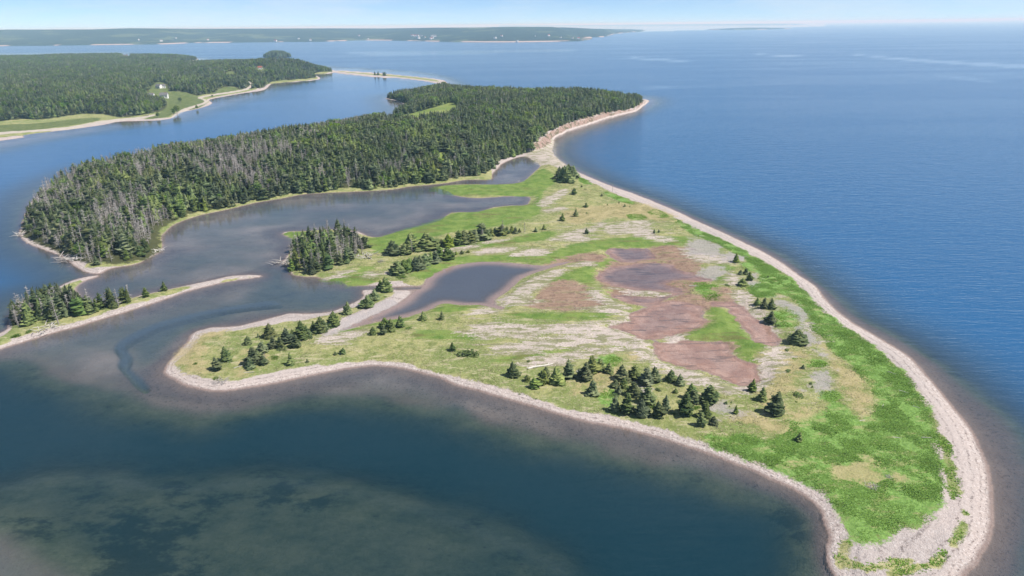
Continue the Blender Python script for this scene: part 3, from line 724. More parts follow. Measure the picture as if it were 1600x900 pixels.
def hill_strip(name, base, top, back, bump, seed, n=260, m=46, fade=0.0):
    """a far shore: base = waterline, top = skyline (survey picture), back = depth of the land / distance"""
    base, top = np.array(base, float), np.array(top, float)
    u = np.linspace(base[0, 0], base[-1, 0], n)
    yb = np.interp(u, base[:, 0], base[:, 1]); yt = np.interp(u, top[:, 0], top[:, 1])
    B = unproj(np.stack([u, yb], 1))
    D = np.linalg.norm(B, axis=1)
    d = np.stack([(u - 800) / FPX, (450 - yt) / FPX, -np.ones(n)], 1) @ CR.T
    slope = d[:, 2] / np.linalg.norm(d[:, :2], axis=1)
    end = np.minimum(ss(0, 0.05, (u - u[0]) / (u[-1] - u[0])) + fade, ss(0, 0.05, (u[-1] - u) / (u[-1] - u[0])))
    V = []
    for j in range(m):
        t = j / (m - 1)
        s = 1 + back * t
        p = B * s
        ridge = CAM_H + slope * D * (1 + back * 0.62)
        ridge = np.maximum(ridge, 12.0) * end
        prof = ss(-0.05, 0.62, t) * (1 - 0.6 * ss(0.66, 1.0, t))
        nz = fbm(p[:, 0] / bump[0], p[:, 1] / bump[0], seed, 4)
        z = ridge * prof + (nz * bump[1] * (0.3 + prof) + 9.0 * ss(0.0, 0.012, t)) * np.minimum(1, end + 0.1) * (1 if t > 0 else 0)
        z = np.minimum(z, CAM_H + slope * np.linalg.norm(p, axis=1) + 1.0) if t > 0.05 else z
        z = np.minimum(z, 118.0)
        if j == 0: z = np.full(n, -2.0)
        if j == m - 1: z = np.full(n, -2.0)
        V.append(np.stack([p[:, 0], p[:, 1], z], 1))
    o = new_mesh_object(name, np.concatenate(V), grid_faces(m, n), MAT_HILL, smooth=True)
    return tag(o, kind='structure')


hill_strip('hills', P(-330,78, 0,72, 100,71, 190,70, 260,69, 300,67.2, 400,66.3, 500,65.3, 560,63, 600,63.2, 640,64, 700,65.5, 760,66, 800,66, 860,65.3, 905,64.6, 925,61.5),
           P(-330,50, 0,46.2, 60,46.4, 150,46, 205,44.2, 300,45, 400,44.8, 520,44.4, 600,44.6, 680,43.4, 740,43.2, 800,42, 860,42.2, 925,44.5), 0.75, (900, 16), 3, fade=1.0)
hill_strip('hills', P(840,60, 880,60, 905,60, 925,58.5, 943,57.8, 950,56, 960,53, 985,50.5, 1000,49.3, 1008,48),
           P(840,43, 880,43, 905,44, 925,45, 943,45.3, 960,45.6, 985,45.8, 1008,46.8), 0.5, (1200, 12), 8, fade=1.0)
hill_strip('hills', P(780,41.9, 860,41.2, 1000,40.6, 1100,39.9, 1200,39.2, 1262,38.4), P(780,39.4, 860,39.6, 1000,38.4, 1100,37.6, 1200,37.1, 1262,37.2), 0.2, (3000, 10), 12, 160, 16, fade=1.0)
hill_strip('wooded_island', P(1106,46.6, 1140,46.7, 1170,46.4, 1200,46.0, 1236,45.2), P(1106,45.4, 1130,44.8, 1165,43.3, 1200,43.2, 1236,44.8), 0.05, (500, 5), 15, 90, 14)

# ------------------------------------------------------------------ foliage materials
def foliage(name, dark, light, val=0.35, rough=0.75, trans=0.0):
    g = NT(name)
    M = g.math
    oi = g.n('ShaderNodeObjectInfo').outputs['Random']
    gi = g.n('ShaderNodeNewGeometry').outputs['Random Per Island']
    c = g.mix(g.step(gi, 0.0, 1.0), dark, light)
    loc = g.n('ShaderNodeObjectInfo').outputs['Location']
    st = g.noise(0.022, 3, 0.6, loc)
    c = g.mix(g.step(st, 0.45, 0.62), c, g.mix(1.0, c, (1.35, 1.42, 0.95), 'MULTIPLY'))
    c = g.mix(g.step(g.noise(0.03, 2, 0.5, g.mapping((1, 1, 1), 1.0, loc)), 0.52, 0.64), c, g.mix(1.0, c, (1.22, 1.12, 1.1), 'MULTIPLY'))
    hs = g.n('ShaderNodeHueSaturation')
    g.set(hs.inputs['Hue'], M('ADD', 0.485, M('MULTIPLY', oi, 0.03)))
    g.set(hs.inputs['Saturation'], M('ADD', 0.72, M('MULTIPLY', M('FRACT', M('MULTIPLY', oi, 7.3)), 0.42)))
    g.set(hs.inputs['Value'], M('ADD', 1.0 - val * 0.45, M('MULTIPLY', M('FRACT', M('MULTIPLY', oi, 13.7)), val)))
    g.set(hs.inputs['Color'], c)
    s = g.bsdf(hs.outputs[0], rough, 0.15)
    if trans:
        tl = g.n('ShaderNodeBsdfTranslucent'); g.set(tl.inputs['Color'], hs.outputs[0])
        mx = g.n('ShaderNodeMixShader'); mx.inputs[0].default_value = trans
        g.set(mx.inputs[1], s); g.set(mx.inputs[2], tl.outputs[0]); s = mx.outputs[0]
    return g.surf(s)


MAT_SPRUCE = foliage('spruce_needles', (0.050, 0.080, 0.030), (0.165, 0.20, 0.080), 0.75, trans=0.12)
MAT_FSPRUCE = foliage('forest_needles', (0.038, 0.060, 0.029), (0.12, 0.15, 0.064), 0.9, trans=0.12)
MAT_LEAF = foliage('broad_leaves', (0.075, 0.125, 0.03), (0.14, 0.20, 0.05), 0.5, trans=0.25)
MAT_SHRUB = foliage('shrub_leaves', (0.055, 0.105, 0.022), (0.12, 0.19, 0.045), 0.4, trans=0.2)
MAT_HERB = foliage('pea_leaves', (0.125, 0.24, 0.05), (0.23, 0.37, 0.10), 0.0, trans=0.2)
MAT_DUNE = foliage('dune_grass_blades', (0.24, 0.25, 0.09), (0.47, 0.43, 0.23), 0.0, trans=0.2)
MAT_SALT = foliage('salt_grass_blades', (0.085, 0.15, 0.02), (0.17, 0.22, 0.04), 0.0, trans=0.2)


def bark(name, c1, c2):
    g = NT(name)
    n = g.noise(3.0, 4, 0.6, g.mapping((1, 1, 0.2)))
    oi = g.n('ShaderNodeObjectInfo').outputs['Random']
    c = g.mix(n, c1, c2)
    hs = g.n('ShaderNodeHueSaturation'); g.set(hs.inputs['Color'], c); g.set(hs.inputs['Value'], g.math('ADD', 0.65, g.math('MULTIPLY', oi, 0.6)))
    return g.surf(g.bsdf(hs.outputs[0], 0.9, 0.1))


MAT_BARK = bark('bark', (0.055, 0.042, 0.033), (0.12, 0.095, 0.08))
MAT_DEAD = bark('dead_wood', (0.26, 0.235, 0.22), (0.46, 0.43, 0.40))
MAT_DRIFT = bark('driftwood_grey', (0.48, 0.45, 0.41), (0.70, 0.67, 0.62))


# ------------------------------------------------------------------ tree shapes (unit height)
class MB:
    def __init__(self):
        self.v, self.f, self.n = [], [], 0

    def tri(self, a, b, c):
        self.v += [a, b, c]; self.f.append((self.n, self.n + 1, self.n + 2)); self.n += 3

    def add(self, vs, fs):
        self.v += vs; self.f += [tuple(i + self.n for i in f) for f in fs]; self.n += len(vs)

    def tube(self, pts, rad, k=5):
        pts = [Vector(p) for p in pts]
        vs, fs = [], []
        for i, p in enumerate(pts):
            d = (pts[min(i + 1, len(pts) - 1)] - pts[max(i - 1, 0)]).normalized()
            a = d.orthogonal().normalized(); b = d.cross(a)
            for j in range(k):
                t = 2 * math.pi * j / k
                vs.append(tuple(p + (a * math.cos(t) + b * math.sin(t)) * rad[i]))
        for i in range(len(pts) - 1):
            for j in range(k):
                q = (i * k + j, i * k + (j + 1) % k, (i + 1) * k + (j + 1) % k, (i + 1) * k + j)
                fs += [(q[0], q[1], q[2]), (q[0], q[2], q[3])]
        self.add(vs, fs)

    def mesh(self, name, mat):
        me = bpy.data.meshes.new(name)
        me.from_pydata(self.v, [], self.f)
        me.materials.append(mat)
        return me


def spruce_crown(rad, levels, seed, gap=0.0, lean=0.0):
    r = random.Random(seed)
    pw = r.uniform(0.42, 0.80)
    lumps = [(r.random() * 6.28, r.uniform(.05, .8), r.uniform(-.45, .4)) for _ in range(7)]
    lean = lean or r.uniform(-.05, .05)
    b = MB()
    ph = r.random() * 6.28
    lop = 0.10 + 0.16 * r.random()
    # ragged inner mass of needles
    k, rings = 7, 7
    vs, fs = [], []
    for i in range(rings):
        t = i / (rings - 1)
        for j in range(k):
            a = 2 * math.pi * (j + 0.5 * (i % 2)) / k
            q = rad * 0.58 * (1 - t) ** 0.85 * r.uniform(0.75, 1.2) + 0.004
            vs.append((q * math.cos(a), q * math.sin(a), 0.07 + 0.88 * t))
    for i in range(rings - 1):
        for j in range(k):
            fs += [(i * k + j, i * k + (j + 1) % k, (i + 1) * k + j), (i * k + (j + 1) % k, (i + 1) * k + (j + 1) % k, (i + 1) * k + j)]
    b.add(vs, fs)
    for i in range(levels):
        t = (i + r.uniform(-.3, .3)) / levels
        t = min(max(t, 0), 0.97)
        z = 0.03 + 0.93 * t
        prof = (1 - t) ** pw * (0.86 + 0.14 * math.sin(t * 9 + ph))
        if t < 0.10: prof *= 0.82 + 1.8 * t
        nb = max(4, int(round((9 - 4 * t))))
        a0 = r.random() * 6.28
        for j in range(nb):
            if r.random() < gap: continue
            a = a0 + 2 * math.pi * (j + r.uniform(-.33, .33)) / nb
            L = rad * prof * r.uniform(0.55, 1.28) * (1 + lop * math.cos(a - ph)) + 0.012
            for la, lt, ls in lumps:
                dd = abs((a - la + 3.14159) % 6.28318 - 3.14159)
                L *= 1 + ls * math.exp(-(dd / .7) ** 2 - ((t - lt) / .14) ** 2)
            w = L * r.uniform(0.34, 0.5) + 0.012
            droop = r.uniform(0.05, 0.22) * L + 0.004
            up = r.uniform(0.0, 0.14) * L
            ca, sa = math.cos(a), math.sin(a)

            def pt(l, s, zz):
                return (l * ca - s * sa + lean * zz, l * sa + s * ca, zz)
            rise = 0.28 * w
            base = pt(0.08 * L, 0, z + 0.25 * rise)
            c1 = pt(0.45 * L, r.uniform(-.05, .05) * w, z - 0.35 * droop + 0.4 * rise)
            c2 = pt(0.78 * L, r.uniform(-.08, .08) * w, z - 0.8 * droop + 0.2 * rise)
            tip = pt(L, r.uniform(-.1, .1) * w, z - droop + up)
            l1 = pt(L * r.uniform(.34, .48), w * r.uniform(.6, 1), z - 0.45 * droop - rise * r.uniform(.5, 1.1))
            l2 = pt(L * r.uniform(.68, .82), w * r.uniform(.45, .8), z - 0.9 * droop - rise * r.uniform(.3, .9))
            r1 = pt(L * r.uniform(.34, .48), -w * r.uniform(.6, 1), z - 0.45 * droop - rise * r.uniform(.5, 1.1))
            r2 = pt(L * r.uniform(.68, .82), -w * r.uniform(.45, .8), z - 0.9 * droop - rise * r.uniform(.3, .9))
            b.add([base, c1, c2, tip, l1, l2, r1, r2], [(0, 1, 4), (1, 2, 5), (2, 3, 5), (1, 5, 4), (0, 6, 1), (1, 7, 2), (2, 7, 3), (1, 6, 7)])
    b.tube([(lean * .9, 0, 0.9), (lean, 0, 1.0)], [0.012, 0.002], 4)
    return b


def spruce_trunk(lean=0.0):
    b = MB()
    b.tube([(0, 0, -0.05), (0, 0, 0.0), (lean * .5, 0, 0.5), (lean * .95, 0, 0.95)], [0.032, 0.026, 0.015, 0.003], 6)
    return b


def dead_tree(seed, n=26, broken=False):
    r = random.Random(seed)
    b = MB()
    lx, ly = r.uniform(-.06, .06), r.uniform(-.06, .06)
    top = 0.72 if broken else 1.0
    b.tube([(0, 0, -0.04), (lx * .3, ly * .3, .33), (lx * .7, ly * .7, .66 * top), (lx, ly, top)], [0.020, 0.016, 0.010, 0.003], 5)
    c = MB()
    for i in range(n):
        t = r.uniform(0.16, 0.95) * top
        a = r.random() * 6.28
        L = 0.19 * (1 - t / top) ** 0.6 * r.uniform(.5, 1.2) + 0.03
        p = Vector((lx * t, ly * t, t)); d = Vector((math.cos(a), math.sin(a), r.uniform(-.25, .35)))
        q = p + d * L * .55 + Vector((0, 0, -.02)); e = p + d * L + Vector((0, 0, r.uniform(-.04, .05)))
        c.tube([p, q, e], [0.0075, 0.0055, 0.002], 3)
        for s in (-1, 1):
            w = q + Vector((-d.y * s, d.x * s, r.uniform(-.2, .3))) * L * .4
            c.tube([q, w], [0.0045, 0.0015], 3)
    return b, c


def leaf_mass(seed, n, rx, rz, size, zc, lobes=6):
    r = random.Random(seed)
    b = MB()
    ctr = []
    for i in range(lobes):
        a = 6.28 * i / lobes + r.uniform(-.5, .5)
        q = r.uniform(.25, .62) * rx
        ctr.append((q * math.cos(a), q * math.sin(a), zc + r.uniform(-.45, .5) * rz, r.uniform(.42, .68)))
    ctr.append((0, 0, zc + .3 * rz, .7))
    for i in range(n):
        cx, cy_, cz, s = r.choice(ctr)
        d = Vector((r.gauss(0, 1), r.gauss(0, 1), r.gauss(0.25, 1))).normalized()
        q = r.uniform(.6, 1.05)
        p = Vector((cx + d.x * rx * s * q, cy_ + d.y * rx * s * q, max(0.01, cz + d.z * rz * s * q)))
        nrm = (d + Vector((r.gauss(0, .5), r.gauss(0, .5), r.gauss(.3, .5)))).normalized()
        t = nrm.orthogonal().normalized(); t.rotate(Matrix.Rotation(r.random() * 6.28, 3, nrm))
        u = nrm.cross(t); L = size * r.uniform(.6, 1.3)
        b.add([tuple(p - t * L), tuple(p + u * L * .7 + nrm * L * .2), tuple(p + t * L), tuple(p - u * L * .7 + nrm * L * .2)], [(0, 1, 2), (0, 2, 3)])
    return b


def birch(seed):
    t = MB()
    r = random.Random(seed)
    t.tube([(0, 0, -.04), (r.uniform(-.02, .02), 0, .3), (0, r.uniform(-.03, .03), .7)], [.028, .02, .008], 6)
    for k in range(5):
        a = r.random() * 6.28
        t.tube([(0, 0, .25 + .08 * k), (.18 * math.cos(a), .18 * math.sin(a), .45 + .08 * k)], [.012, .004], 4)
    return t, leaf_mass(seed, 320, .34, .40, .055, .58)


TRUNK = spruce_trunk().mesh('trunk', MAT_BARK)
SPRUCE = [spruce_crown(rad, lv, 110 + i, gap).mesh('crown', MAT_SPRUCE) for i, (rad, lv, gap) in enumerate(
    ((.40, 13, .03), (.36, 14, .05), (.44, 12, .04), (.33, 15, .06), (.38, 13, .10), (.30, 15, .05), (.46, 11, .05), (.35, 13, .14)))]
THIN = [spruce_crown(rad, lv, 300 + i, gap).mesh('crown', MAT_FSPRUCE) for i, (rad, lv, gap) in enumerate(
    ((.22, 13, .08), (.26, 11, .12), (.19, 14, .25), (.30, 11, .05), (.24, 11, .35), (.17, 12, .5)))]
DEADT, DEADB = [], []
for i in range(5):
    t_, c_ = dead_tree(500 + i, 24 + 4 * i, i == 3)
    DEADT.append(t_.mesh('trunk', MAT_DEAD)); DEADB.append(c_.mesh('branches', MAT_DEAD))
BIRT, BIRC = [], []
for i in range(3):
    t_, c_ = birch(600 + i)
    BIRT.append(t_.mesh('trunk', MAT_DEAD)); BIRC.append(c_.mesh('crown', MAT_LEAF))
SHRUBM = [leaf_mass(700 + i, 260, .5, .42, .06, .10, 7).mesh('leaves', MAT_SHRUB) for i in range(4)]
STEM = MB()
for k in range(6):
    STEM.tube([(0, 0, -.03), (.18 * math.cos(k), .18 * math.sin(k), .16), (.36 * math.cos(k + .2), .36 * math.sin(k + .2), .24)], [.02, .014, .005], 4)
STEM = STEM.mesh('stems', MAT_BARK)


def place(name, parts, loc, scale, rot, label, cat, group=None):
    e = bpy.data.objects.new(name, None)
    e.empty_display_size = 0.2
    scene.collection.objects.link(e)
    e.location = loc; e.scale = scale; e.rotation_euler = (0, 0, rot)
    for nm, me in parts:
        o = bpy.data.objects.new(nm, me)
        scene.collection.objects.link(o)
        o.parent = e
        if nm == 'branches': o['kind'] = 'stuff'
    return tag(e, label, cat, group)


def ground_at(px):
    """ground points seen at the given picture points (a few fixed-point steps on the terrain)"""
    px = np.asarray(px, float)
    z = np.full(len(px), 0.6)
    for _ in range(3):
        q = np.stack([(px[:, 0] - 800) / FPX, (450 - px[:, 1]) / FPX, -np.ones(len(px))], 1) @ CR.T
        t = (z - CAM_H) / q[:, 2]
        xy = q[:, :2] * t[:, None]
        z = np.maximum(height_at(xy[:, 0], xy[:, 1]), 0.05)
    return np.concatenate([xy, z[:, None]], 1), t * np.linalg.norm(q, axis=1) / np.linalg.norm(q, axis=1)


ORD = ['first', 'second', 'third', 'fourth', 'fifth', 'sixth', 'seventh', 'eighth', 'ninth', 'tenth', 'eleventh', 'twelfth', 'thirteenth', 'fourteenth', 'fifteenth', 'sixteenth',
       'seventeenth', 'eighteenth', 'nineteenth', 'twentieth', 'twenty-first', 'twenty-second', 'twenty-third']
NSPRUCE = 0


def spruce(px, py, h, label, group=None, wide=1.0):
    """one spruce: px,py = where its lowest boughs end in the survey picture, h = its height there in px"""
    global NSPRUCE
    (loc,), (t,) = ground_at([(px, py - 0.14 * h * wide)])
    Hm = h * t / FPX / 0.88 * random.uniform(0.92, 1.08)
    v = (NSPRUCE * 5 + int(px)) % len(SPRUCE)
    NSPRUCE += 1
    w = wide * random.uniform(1.2, 1.65)
    place('spruce_tree', [('trunk', TRUNK), ('crown', SPRUCE[v])], (loc[0], loc[1], loc[2] - 0.05), (Hm * w, Hm * w, Hm), random.random() * 6.28, label, 'tree', group)


def spruce_row(items, where, group):
    items = sorted(items)
    for i, it in enumerate(items):
        o = 'leftmost' if i == 0 else ('rightmost' if i == len(items) - 1 else ORD[i] + ' from the left')
        spruce(it[0], it[1], it[2], '%s spruce %s' % (o, where), group, it[3] if len(it) > 3 else 1.0)


# --- lone spruces, each with its own words
for a in ((353,567,25, 'tall broad spruce at the rounded west end of the spit', 1), (338,580,22, 'dark spruce just below the tall one at the spit\'s west end', 1),
          (388,540,15, 'small lone spruce in grass left of the long spruce row', 1), (454,572,20, 'lone spruce above the bay beach below the long row', 1),
          (522,510,22, 'single spruce between the long row and the gravel bar', .9), (544,493,21, 'lone bushy spruce on the neck of the gravel bar', .9),
          (537,554,10, 'short round spruce in pale grass below the sandy patch', 1.1), (524,555,6, 'tiny spruce left of the short round one below the sandy patch', 1.1),
          (480,567,6, 'tiny dark spruce near the bay beach right of the lone one', 1.1), (661,502,14, 'small pointed spruce on the near bank of the blue pond', .9),
          (691,501,14, 'small spruce on grass right of the pond bank one', .9), (707,549,15, 'spruce touching the left end of the big creeping juniper', .9),
          (801,592,23, 'very wide dark spruce nearest the bay beach curve', 1.25), (888,592,28, 'tall spruce left of the white boulder', .95),
          (952,584,16, 'single spruce on the bare tan path', .9), (925,618,23, 'lone spruce below the tan path near the bay beach', .95),
          (1149,647,13, 'small spruce on grey gravel right of the big clump', .9), (1176,613,21, 'spruce at the lower corner of the largest red pool', 1),
          (1191,628,24, 'spruce beside a light green bush below the red pool', .85), (1214,651,36, 'largest broad spruce standing alone in the eastern meadow', 1.05),
          (1249,691,15, 'small dark spruce alone in the bright green plants', 1), (1255,577,7, 'tiny spruce between the grey gravel patches of the east side', 1),
          (1244,539,21, 'wide spruce beside the grey gravel east of the narrow red pool', 1.15), (1150,412,15, 'spruce at the right tip of the grey gravel ridge', 1),
          (1204,505,17, 'lone spruce above a green juniper by the narrow red pool', .95), (1200,434,4, 'tiny spruce in the green strip by the sea beach', 1),
          (897,305,10, 'broad squat spruce right below the shore thicket', 1.3), (909,293,4, 'tiny spruce right of the squat one near the sea beach', 1.1),
          (916,325,8, 'small spruce in the dry meadow below the squat one', 1.1), (900,340,12, 'pointed spruce of the upper dry meadow', 1.05),
          (879,346,11, 'spruce left of the pointed one at the marsh border', 1.05), (916,366,8, 'small spruce on the pale sand streak', 1.1),
          (940,307,4, 'tiny spruce near the beach below the dead snag', 1), (1022,365,6, 'left one of two small spruces in the sandy upper flat', 1),
          (1029,364,5, 'right one of two small spruces in the sandy upper flat', 1), (228,466,15, 'round spruce where the west sand bar begins', 1.15),
          (257,456,15, 'last spruce out on the west sand bar', 1.0)):
    spruce(a[0], a[1], a[2], a[3], None, a[4])
spruce_row([(404,528,7), (415,529,12), (422,530,22), (427,546,19), (438,545,17), (448,537,24), (457,532,17), (463,545,21), (472,532,27), (480,529,19), (490,517,15), (502,521,24), (508,517,16)],
           'of the long diagonal row on the west spit', 'spruces of the long row on the west spit')
spruce_row([(396,572,25), (390,577,15, 1.1), (411,553,17), (412,570,15, 1.1), (403,565,17)], 'of the tight knot beside the driftwood', 'spruces of the knot beside the driftwood')
spruce_row([(575,482,18, 1.1), (586,471,17, 1.15), (595,454,14), (602,458,21)], 'of the four on the gravel bar by the channel', 'spruces on the gravel bar')
spruce_row([(583,524,12, 1.1), (599,524,16), (601,514,16), (611,519,18), (625,512,17)], 'of the five below the tail of the pond', 'spruces below the tail of the pond')
spruce_row([(823,598,12, 1.2), (834,608,16, 1.1), (849,602,21), (853,588,14), (868,602,26)], 'of the five above the bay beach bend', 'spruces above the bay beach bend')
spruce_row([(915,595,26), (926,584,24), (937,580,17)], 'of the three right of the white boulder', 'spruces right of the white boulder')
spruce_row([(972,595,22), (962,606,13, 1.2), (992,594,20), (1010,604,26), (1022,598,22), (975,607,15, 1.1), (967,616,13)], 'in the upper half of the big clump', 'upper spruces of the big clump')
spruce_row([(991,621,22), (962,645,27), (979,648,34, .8), (1013,633,26), (1003,654,29), (1027,655,27), (1040,643,27, .8)], 'in the lower half of the big clump', 'lower spruces of the big clump')
spruce_row([(1048,598,20, 1.1), (1061,603,17, 1.1), (1055,615,8)], 'of the three beside the sandy rim of the red pool', 'spruces by the rim of the red pool')
spruce_row([(1070,651,35, .9), (1079,625,24), (1085,630,19), (1109,633,28, 1.1), (1103,654,26, .8), (1095,668,23, .8), (1115,664,13)], 'of the group at the right end of the big clump', 'spruces at the right end of the big clump')
spruce_row([(1135,632,5), (1143,630,4), (1140,636,3)], 'of the three tiny ones by the grey gravel', 'tiny spruces by the grey gravel')
spruce_row([(1269,606,4), (1267,601,4)], 'of the tiny pair on the eastern gravel', 'tiny spruces on the eastern gravel')
spruce_row([(1157,430,8), (1165,429,9), (1171,440,14), (1160,448,12, 1.3)], 'of the four behind the eastern green strip', 'spruces behind the green strip')
spruce_row([(1183,478,12), (1194,484,17, .9), (1205,485,17)], 'of the three above the narrow red pool', 'spruces above the narrow red pool')
spruce_row([(879,286,20), (885,288,24), (892,285,22), (896,280,18), (874,281,17), (888,282,22), (882,281,20)], 'in the dense thicket by the sea beach', 'spruces of the thicket by the sea beach')
spruce_row([(949,321,3), (967,318,3), (976,323,4), (917,334,3)], 'of the scattered seedlings in the upper dry meadow', 'spruce seedlings in the upper meadow')
spruce_row([(805,366,10), (837,363,8), (850,360,9), (812,364,7)], 'at the right tail of the marsh row', 'spruces at the tail of the marsh row')
spruce_row([(613,401,21, 1.4), (632,400,16, 1.4), (642,395,25, 1.4), (638,399,14, 1.4), (658,393,9, 1.4), (666,393,24, 1.4), (671,392,13, 1.4), (680,387,10, 1.4), (690,386,10, 1.4), (701,389,20, 1.4), (708,387,14, 1.4), (717,386,22, 1.4), (726,384,20, 1.4), (735,381,18, 1.4),
            (744,380,18, 1.4), (753,378,25, 1.4), (759,377,17, 1.4), (767,371,12, 1.4), (774,369,12, 1.4), (785,370,17, 1.4), (792,367,11, 1.4), (800,365,11, 1.4)], 'of the row along the salt marsh', 'spruces of the row along the salt marsh')
spruce_row([(623,432,21, 1.4), (632,428,18, 1.4), (641,426,18, 1.4), (650,425,19, 1.4), (657,420,17, 1.4), (665,417,17, 1.4), (674,413,16, 1.4), (680,411,16, 1.4), (687,407,17, 1.4), (698,407,16, 1.4), (704,404,13, 1.4), (713,399,6, 1.4), (722,398,6, 1.4), (732,396,5, 1.4)],
           'of the hedge-like row above the blue pond', 'spruces of the row above the blue pond')


# ------------------------------------------------------------------ groves and forest
def scatter(polys, spacing, seed, inset=0.0, jit=0.45):
    r = np.random.default_rng(seed)
    allp = np.concatenate(polys)
    lo, hi = allp.min(0), allp.max(0)
    gx, gy = np.meshgrid(np.arange(lo[0], hi[0], spacing), np.arange(lo[1], hi[1], spacing))
    p = np.stack([gx.ravel(), gy.ravel()], 1) + r.uniform(-jit, jit, (gx.size, 2)) * spacing
    s = sdf_layer(p[:, 0], p[:, 1], polys, 30)
    k = s > inset
    return p[k], s[k]


def thin_spruce(x, y, z, h, w, label, group, pool=None, seed=0):
    me = (pool or THIN)[seed % len(pool or THIN)]
    place('spruce_tree', [('trunk', TRUNK), ('crown', me)], (x, y, z - 0.1), (h * w, h * w, h), random.random() * 6.28, label, 'tree', group)


def dead(x, y, z, h, label, group, i):
    place('dead_tree', [('trunk', DEADT[i % 5]), ('branches', DEADB[i % 5])], (x, y, z - 0.1), (h * 1.1, h * 1.1, h), random.random() * 6.28, label, 'dead tree', group)


r2 = np.random.default_rng(5)
for polys, sp, hh, lab, gr, dl, dg, sd_, wd_ in (
        (W_GROVE, 3.6, (6.0, 11.0), 'spruce in the dense grove at the lagoon mouth', 'spruces of the lagoon mouth grove', 'grey dead tree standing in the lagoon mouth grove', 'dead trees of the lagoon mouth grove', 41, 1.45),
        (W_WGROVE, 2.7, (6.5, 10.0), 'spruce in the dense grove on the west sand bar', 'spruces of the west bar grove', 'pale dead tree standing in the west sand bar grove', 'dead trees of the west bar grove', 42, 1.5)):
    p, s = scatter(polys, sp, sd_, 0.3)
    z = np.maximum(height_at(p[:, 0], p[:, 1]), 0.1)
    for i in range(len(p)):
        hm = r2.uniform(*hh) * (0.78 + 0.22 * min(1, s[i] / 5))
        if polys is W_WGROVE:
            hm *= 0.62 + 0.38 * float(ss(-88, -125, p[i, 0]))
        if r2.random() < (0.36 if polys is W_GROVE else 0.2):
            dead(p[i, 0], p[i, 1], z[i], hm * 1.05, dl, dg, i)
        else:
            thin_spruce(p[i, 0], p[i, 1], z[i], hm, wd_ * r2.uniform(.85, 1.15), lab, gr, None, i)

pf, sf = scatter(W_FOR, 3.4, 77, -6.0)
k = ((sf > -0.5) | (sdf_layer(pf[:, 0], pf[:, 1], W_CLIFF, 12) < -6)) & (sdf_layer(pf[:, 0], pf[:, 1], W_LAND, 20) > 3.2 + 2.5 * RNG.random(len(pf)))
pf, sf = pf[k], sf[k]
mdw = sdf_layer(pf[:, 0], pf[:, 1], W_MEADOW + W_GLADE, 12)
k = (mdw < 0) & (height_at(pf[:, 0], pf[:, 1]) > 0.25)
pf, sf = pf[k], sf[k]
# thinned stands
dens = fbm(pf[:, 0] / 38, pf[:, 1] / 38, 91, 3)
k = (r2.random(len(pf)) > 0.25 * ss(0.2, 0.9, dens))
pf, sf, dens = pf[k], sf[k], dens[k]
zf = np.maximum(height_at(pf[:, 0], pf[:, 1]), 0.2)
hf = r2.uniform(5.5, 11.8, len(pf)) * (0.75 + 0.25 * ss(0, 9, sf)) + 1.3 * fbm(pf[:, 0] / 30, pf[:, 1] / 30, 55, 2)
# dead wood gathers in stands at the west end
dw_ = 0.8 * fbm(pf[:, 0] / 24, pf[:, 1] / 24, 63, 3) + 1.0 * ss(-40, -230, pf[:, 0]) - 0.62
isdead = r2.random(len(pf)) < np.clip(0.03 + 0.72 * ss(-0.1, 0.6, dw_) + 0.05 * ss(8, 2, sf), 0, .75)
isleaf = (~isdead) & (r2.random(len(pf)) < 0.03 + 0.40 * ss(0.55, 1.0, fbm(pf[:, 0] / 26, pf[:, 1] / 26, 17, 2)))
dist = np.hypot(pf[:, 0], pf[:, 1])
order = np.argsort(dist)
N_SPR = 300 - sum(1 for o in scene.objects if o.name.startswith('spruce_tree'))
N_DEAD = 300 - sum(1 for o in scene.objects if o.name.startswith('dead_tree'))
N_LEAF = 120


def stand(x, y):
    if x < -215: return 'at the rounded western end of the large forest'
    if x < -120: return 'in the large forest behind the west sand bar'
    if x < -30: return 'in the large forest facing the lagoon grove'
    return 'in the large forest near the salt marsh'


rest = []
cs = cd = cl_ = 0
for i in order:
    x, y, z, h = pf[i, 0], pf[i, 1], zf[i], hf[i]
    edge = sf[i] < 9
    if isdead[i] and cd < N_DEAD:
        dead(x, y, z, h * r2.uniform(.8, 1.12), 'grey bare dead tree ' + stand(x, y), 'grey dead trees ' + stand(x, y), cd); cd += 1
    elif isleaf[i] and cl_ < N_LEAF:
        j = cl_ % 3; cl_ += 1
        place('birch_tree', [('trunk', BIRT[j]), ('crown', BIRC[j])], (x, y, z - .1), (h * .95, h * .95, h * .8), r2.random() * 6.28, 'light green leafy tree ' + stand(x, y), 'tree', 'leafy trees ' + stand(x, y))
    elif not isdead[i] and not isleaf[i] and edge and cs < N_SPR:
        thin_spruce(x, y, z, h, r2.uniform(1.2, 1.75), 'spruce on the near edge of the large forest', 'spruces on the near edge of the large forest', None, cs); cs += 1
    else:
        rest.append(i)

# the remaining mass of the wood: points that carry tree shapes
src = bpy.data.collections.new('forest_shapes')
names = []


def joined(name, a, b):
    """trunk + crown as one mesh for the far mass"""
    me = bpy.data.meshes.new(name)
    va = [v.co[:] for v in a.vertices]; vb = [v.co[:] for v in b.vertices]
    fa = [tuple(p.vertices) for p in a.polygons]; fb = [tuple(i + len(va) for i in p.vertices) for p in b.polygons]
    me.from_pydata(va + vb, [], fa + fb)
    me.materials.append(a.materials[0]); me.materials.append(b.materials[0])
    for k_, p in enumerate(me.polygons):
        p.material_index = 0 if k_ < len(fa) else 1
    o = bpy.data.objects.new(name, me)
    src.objects.link(o)
    names.append(name)


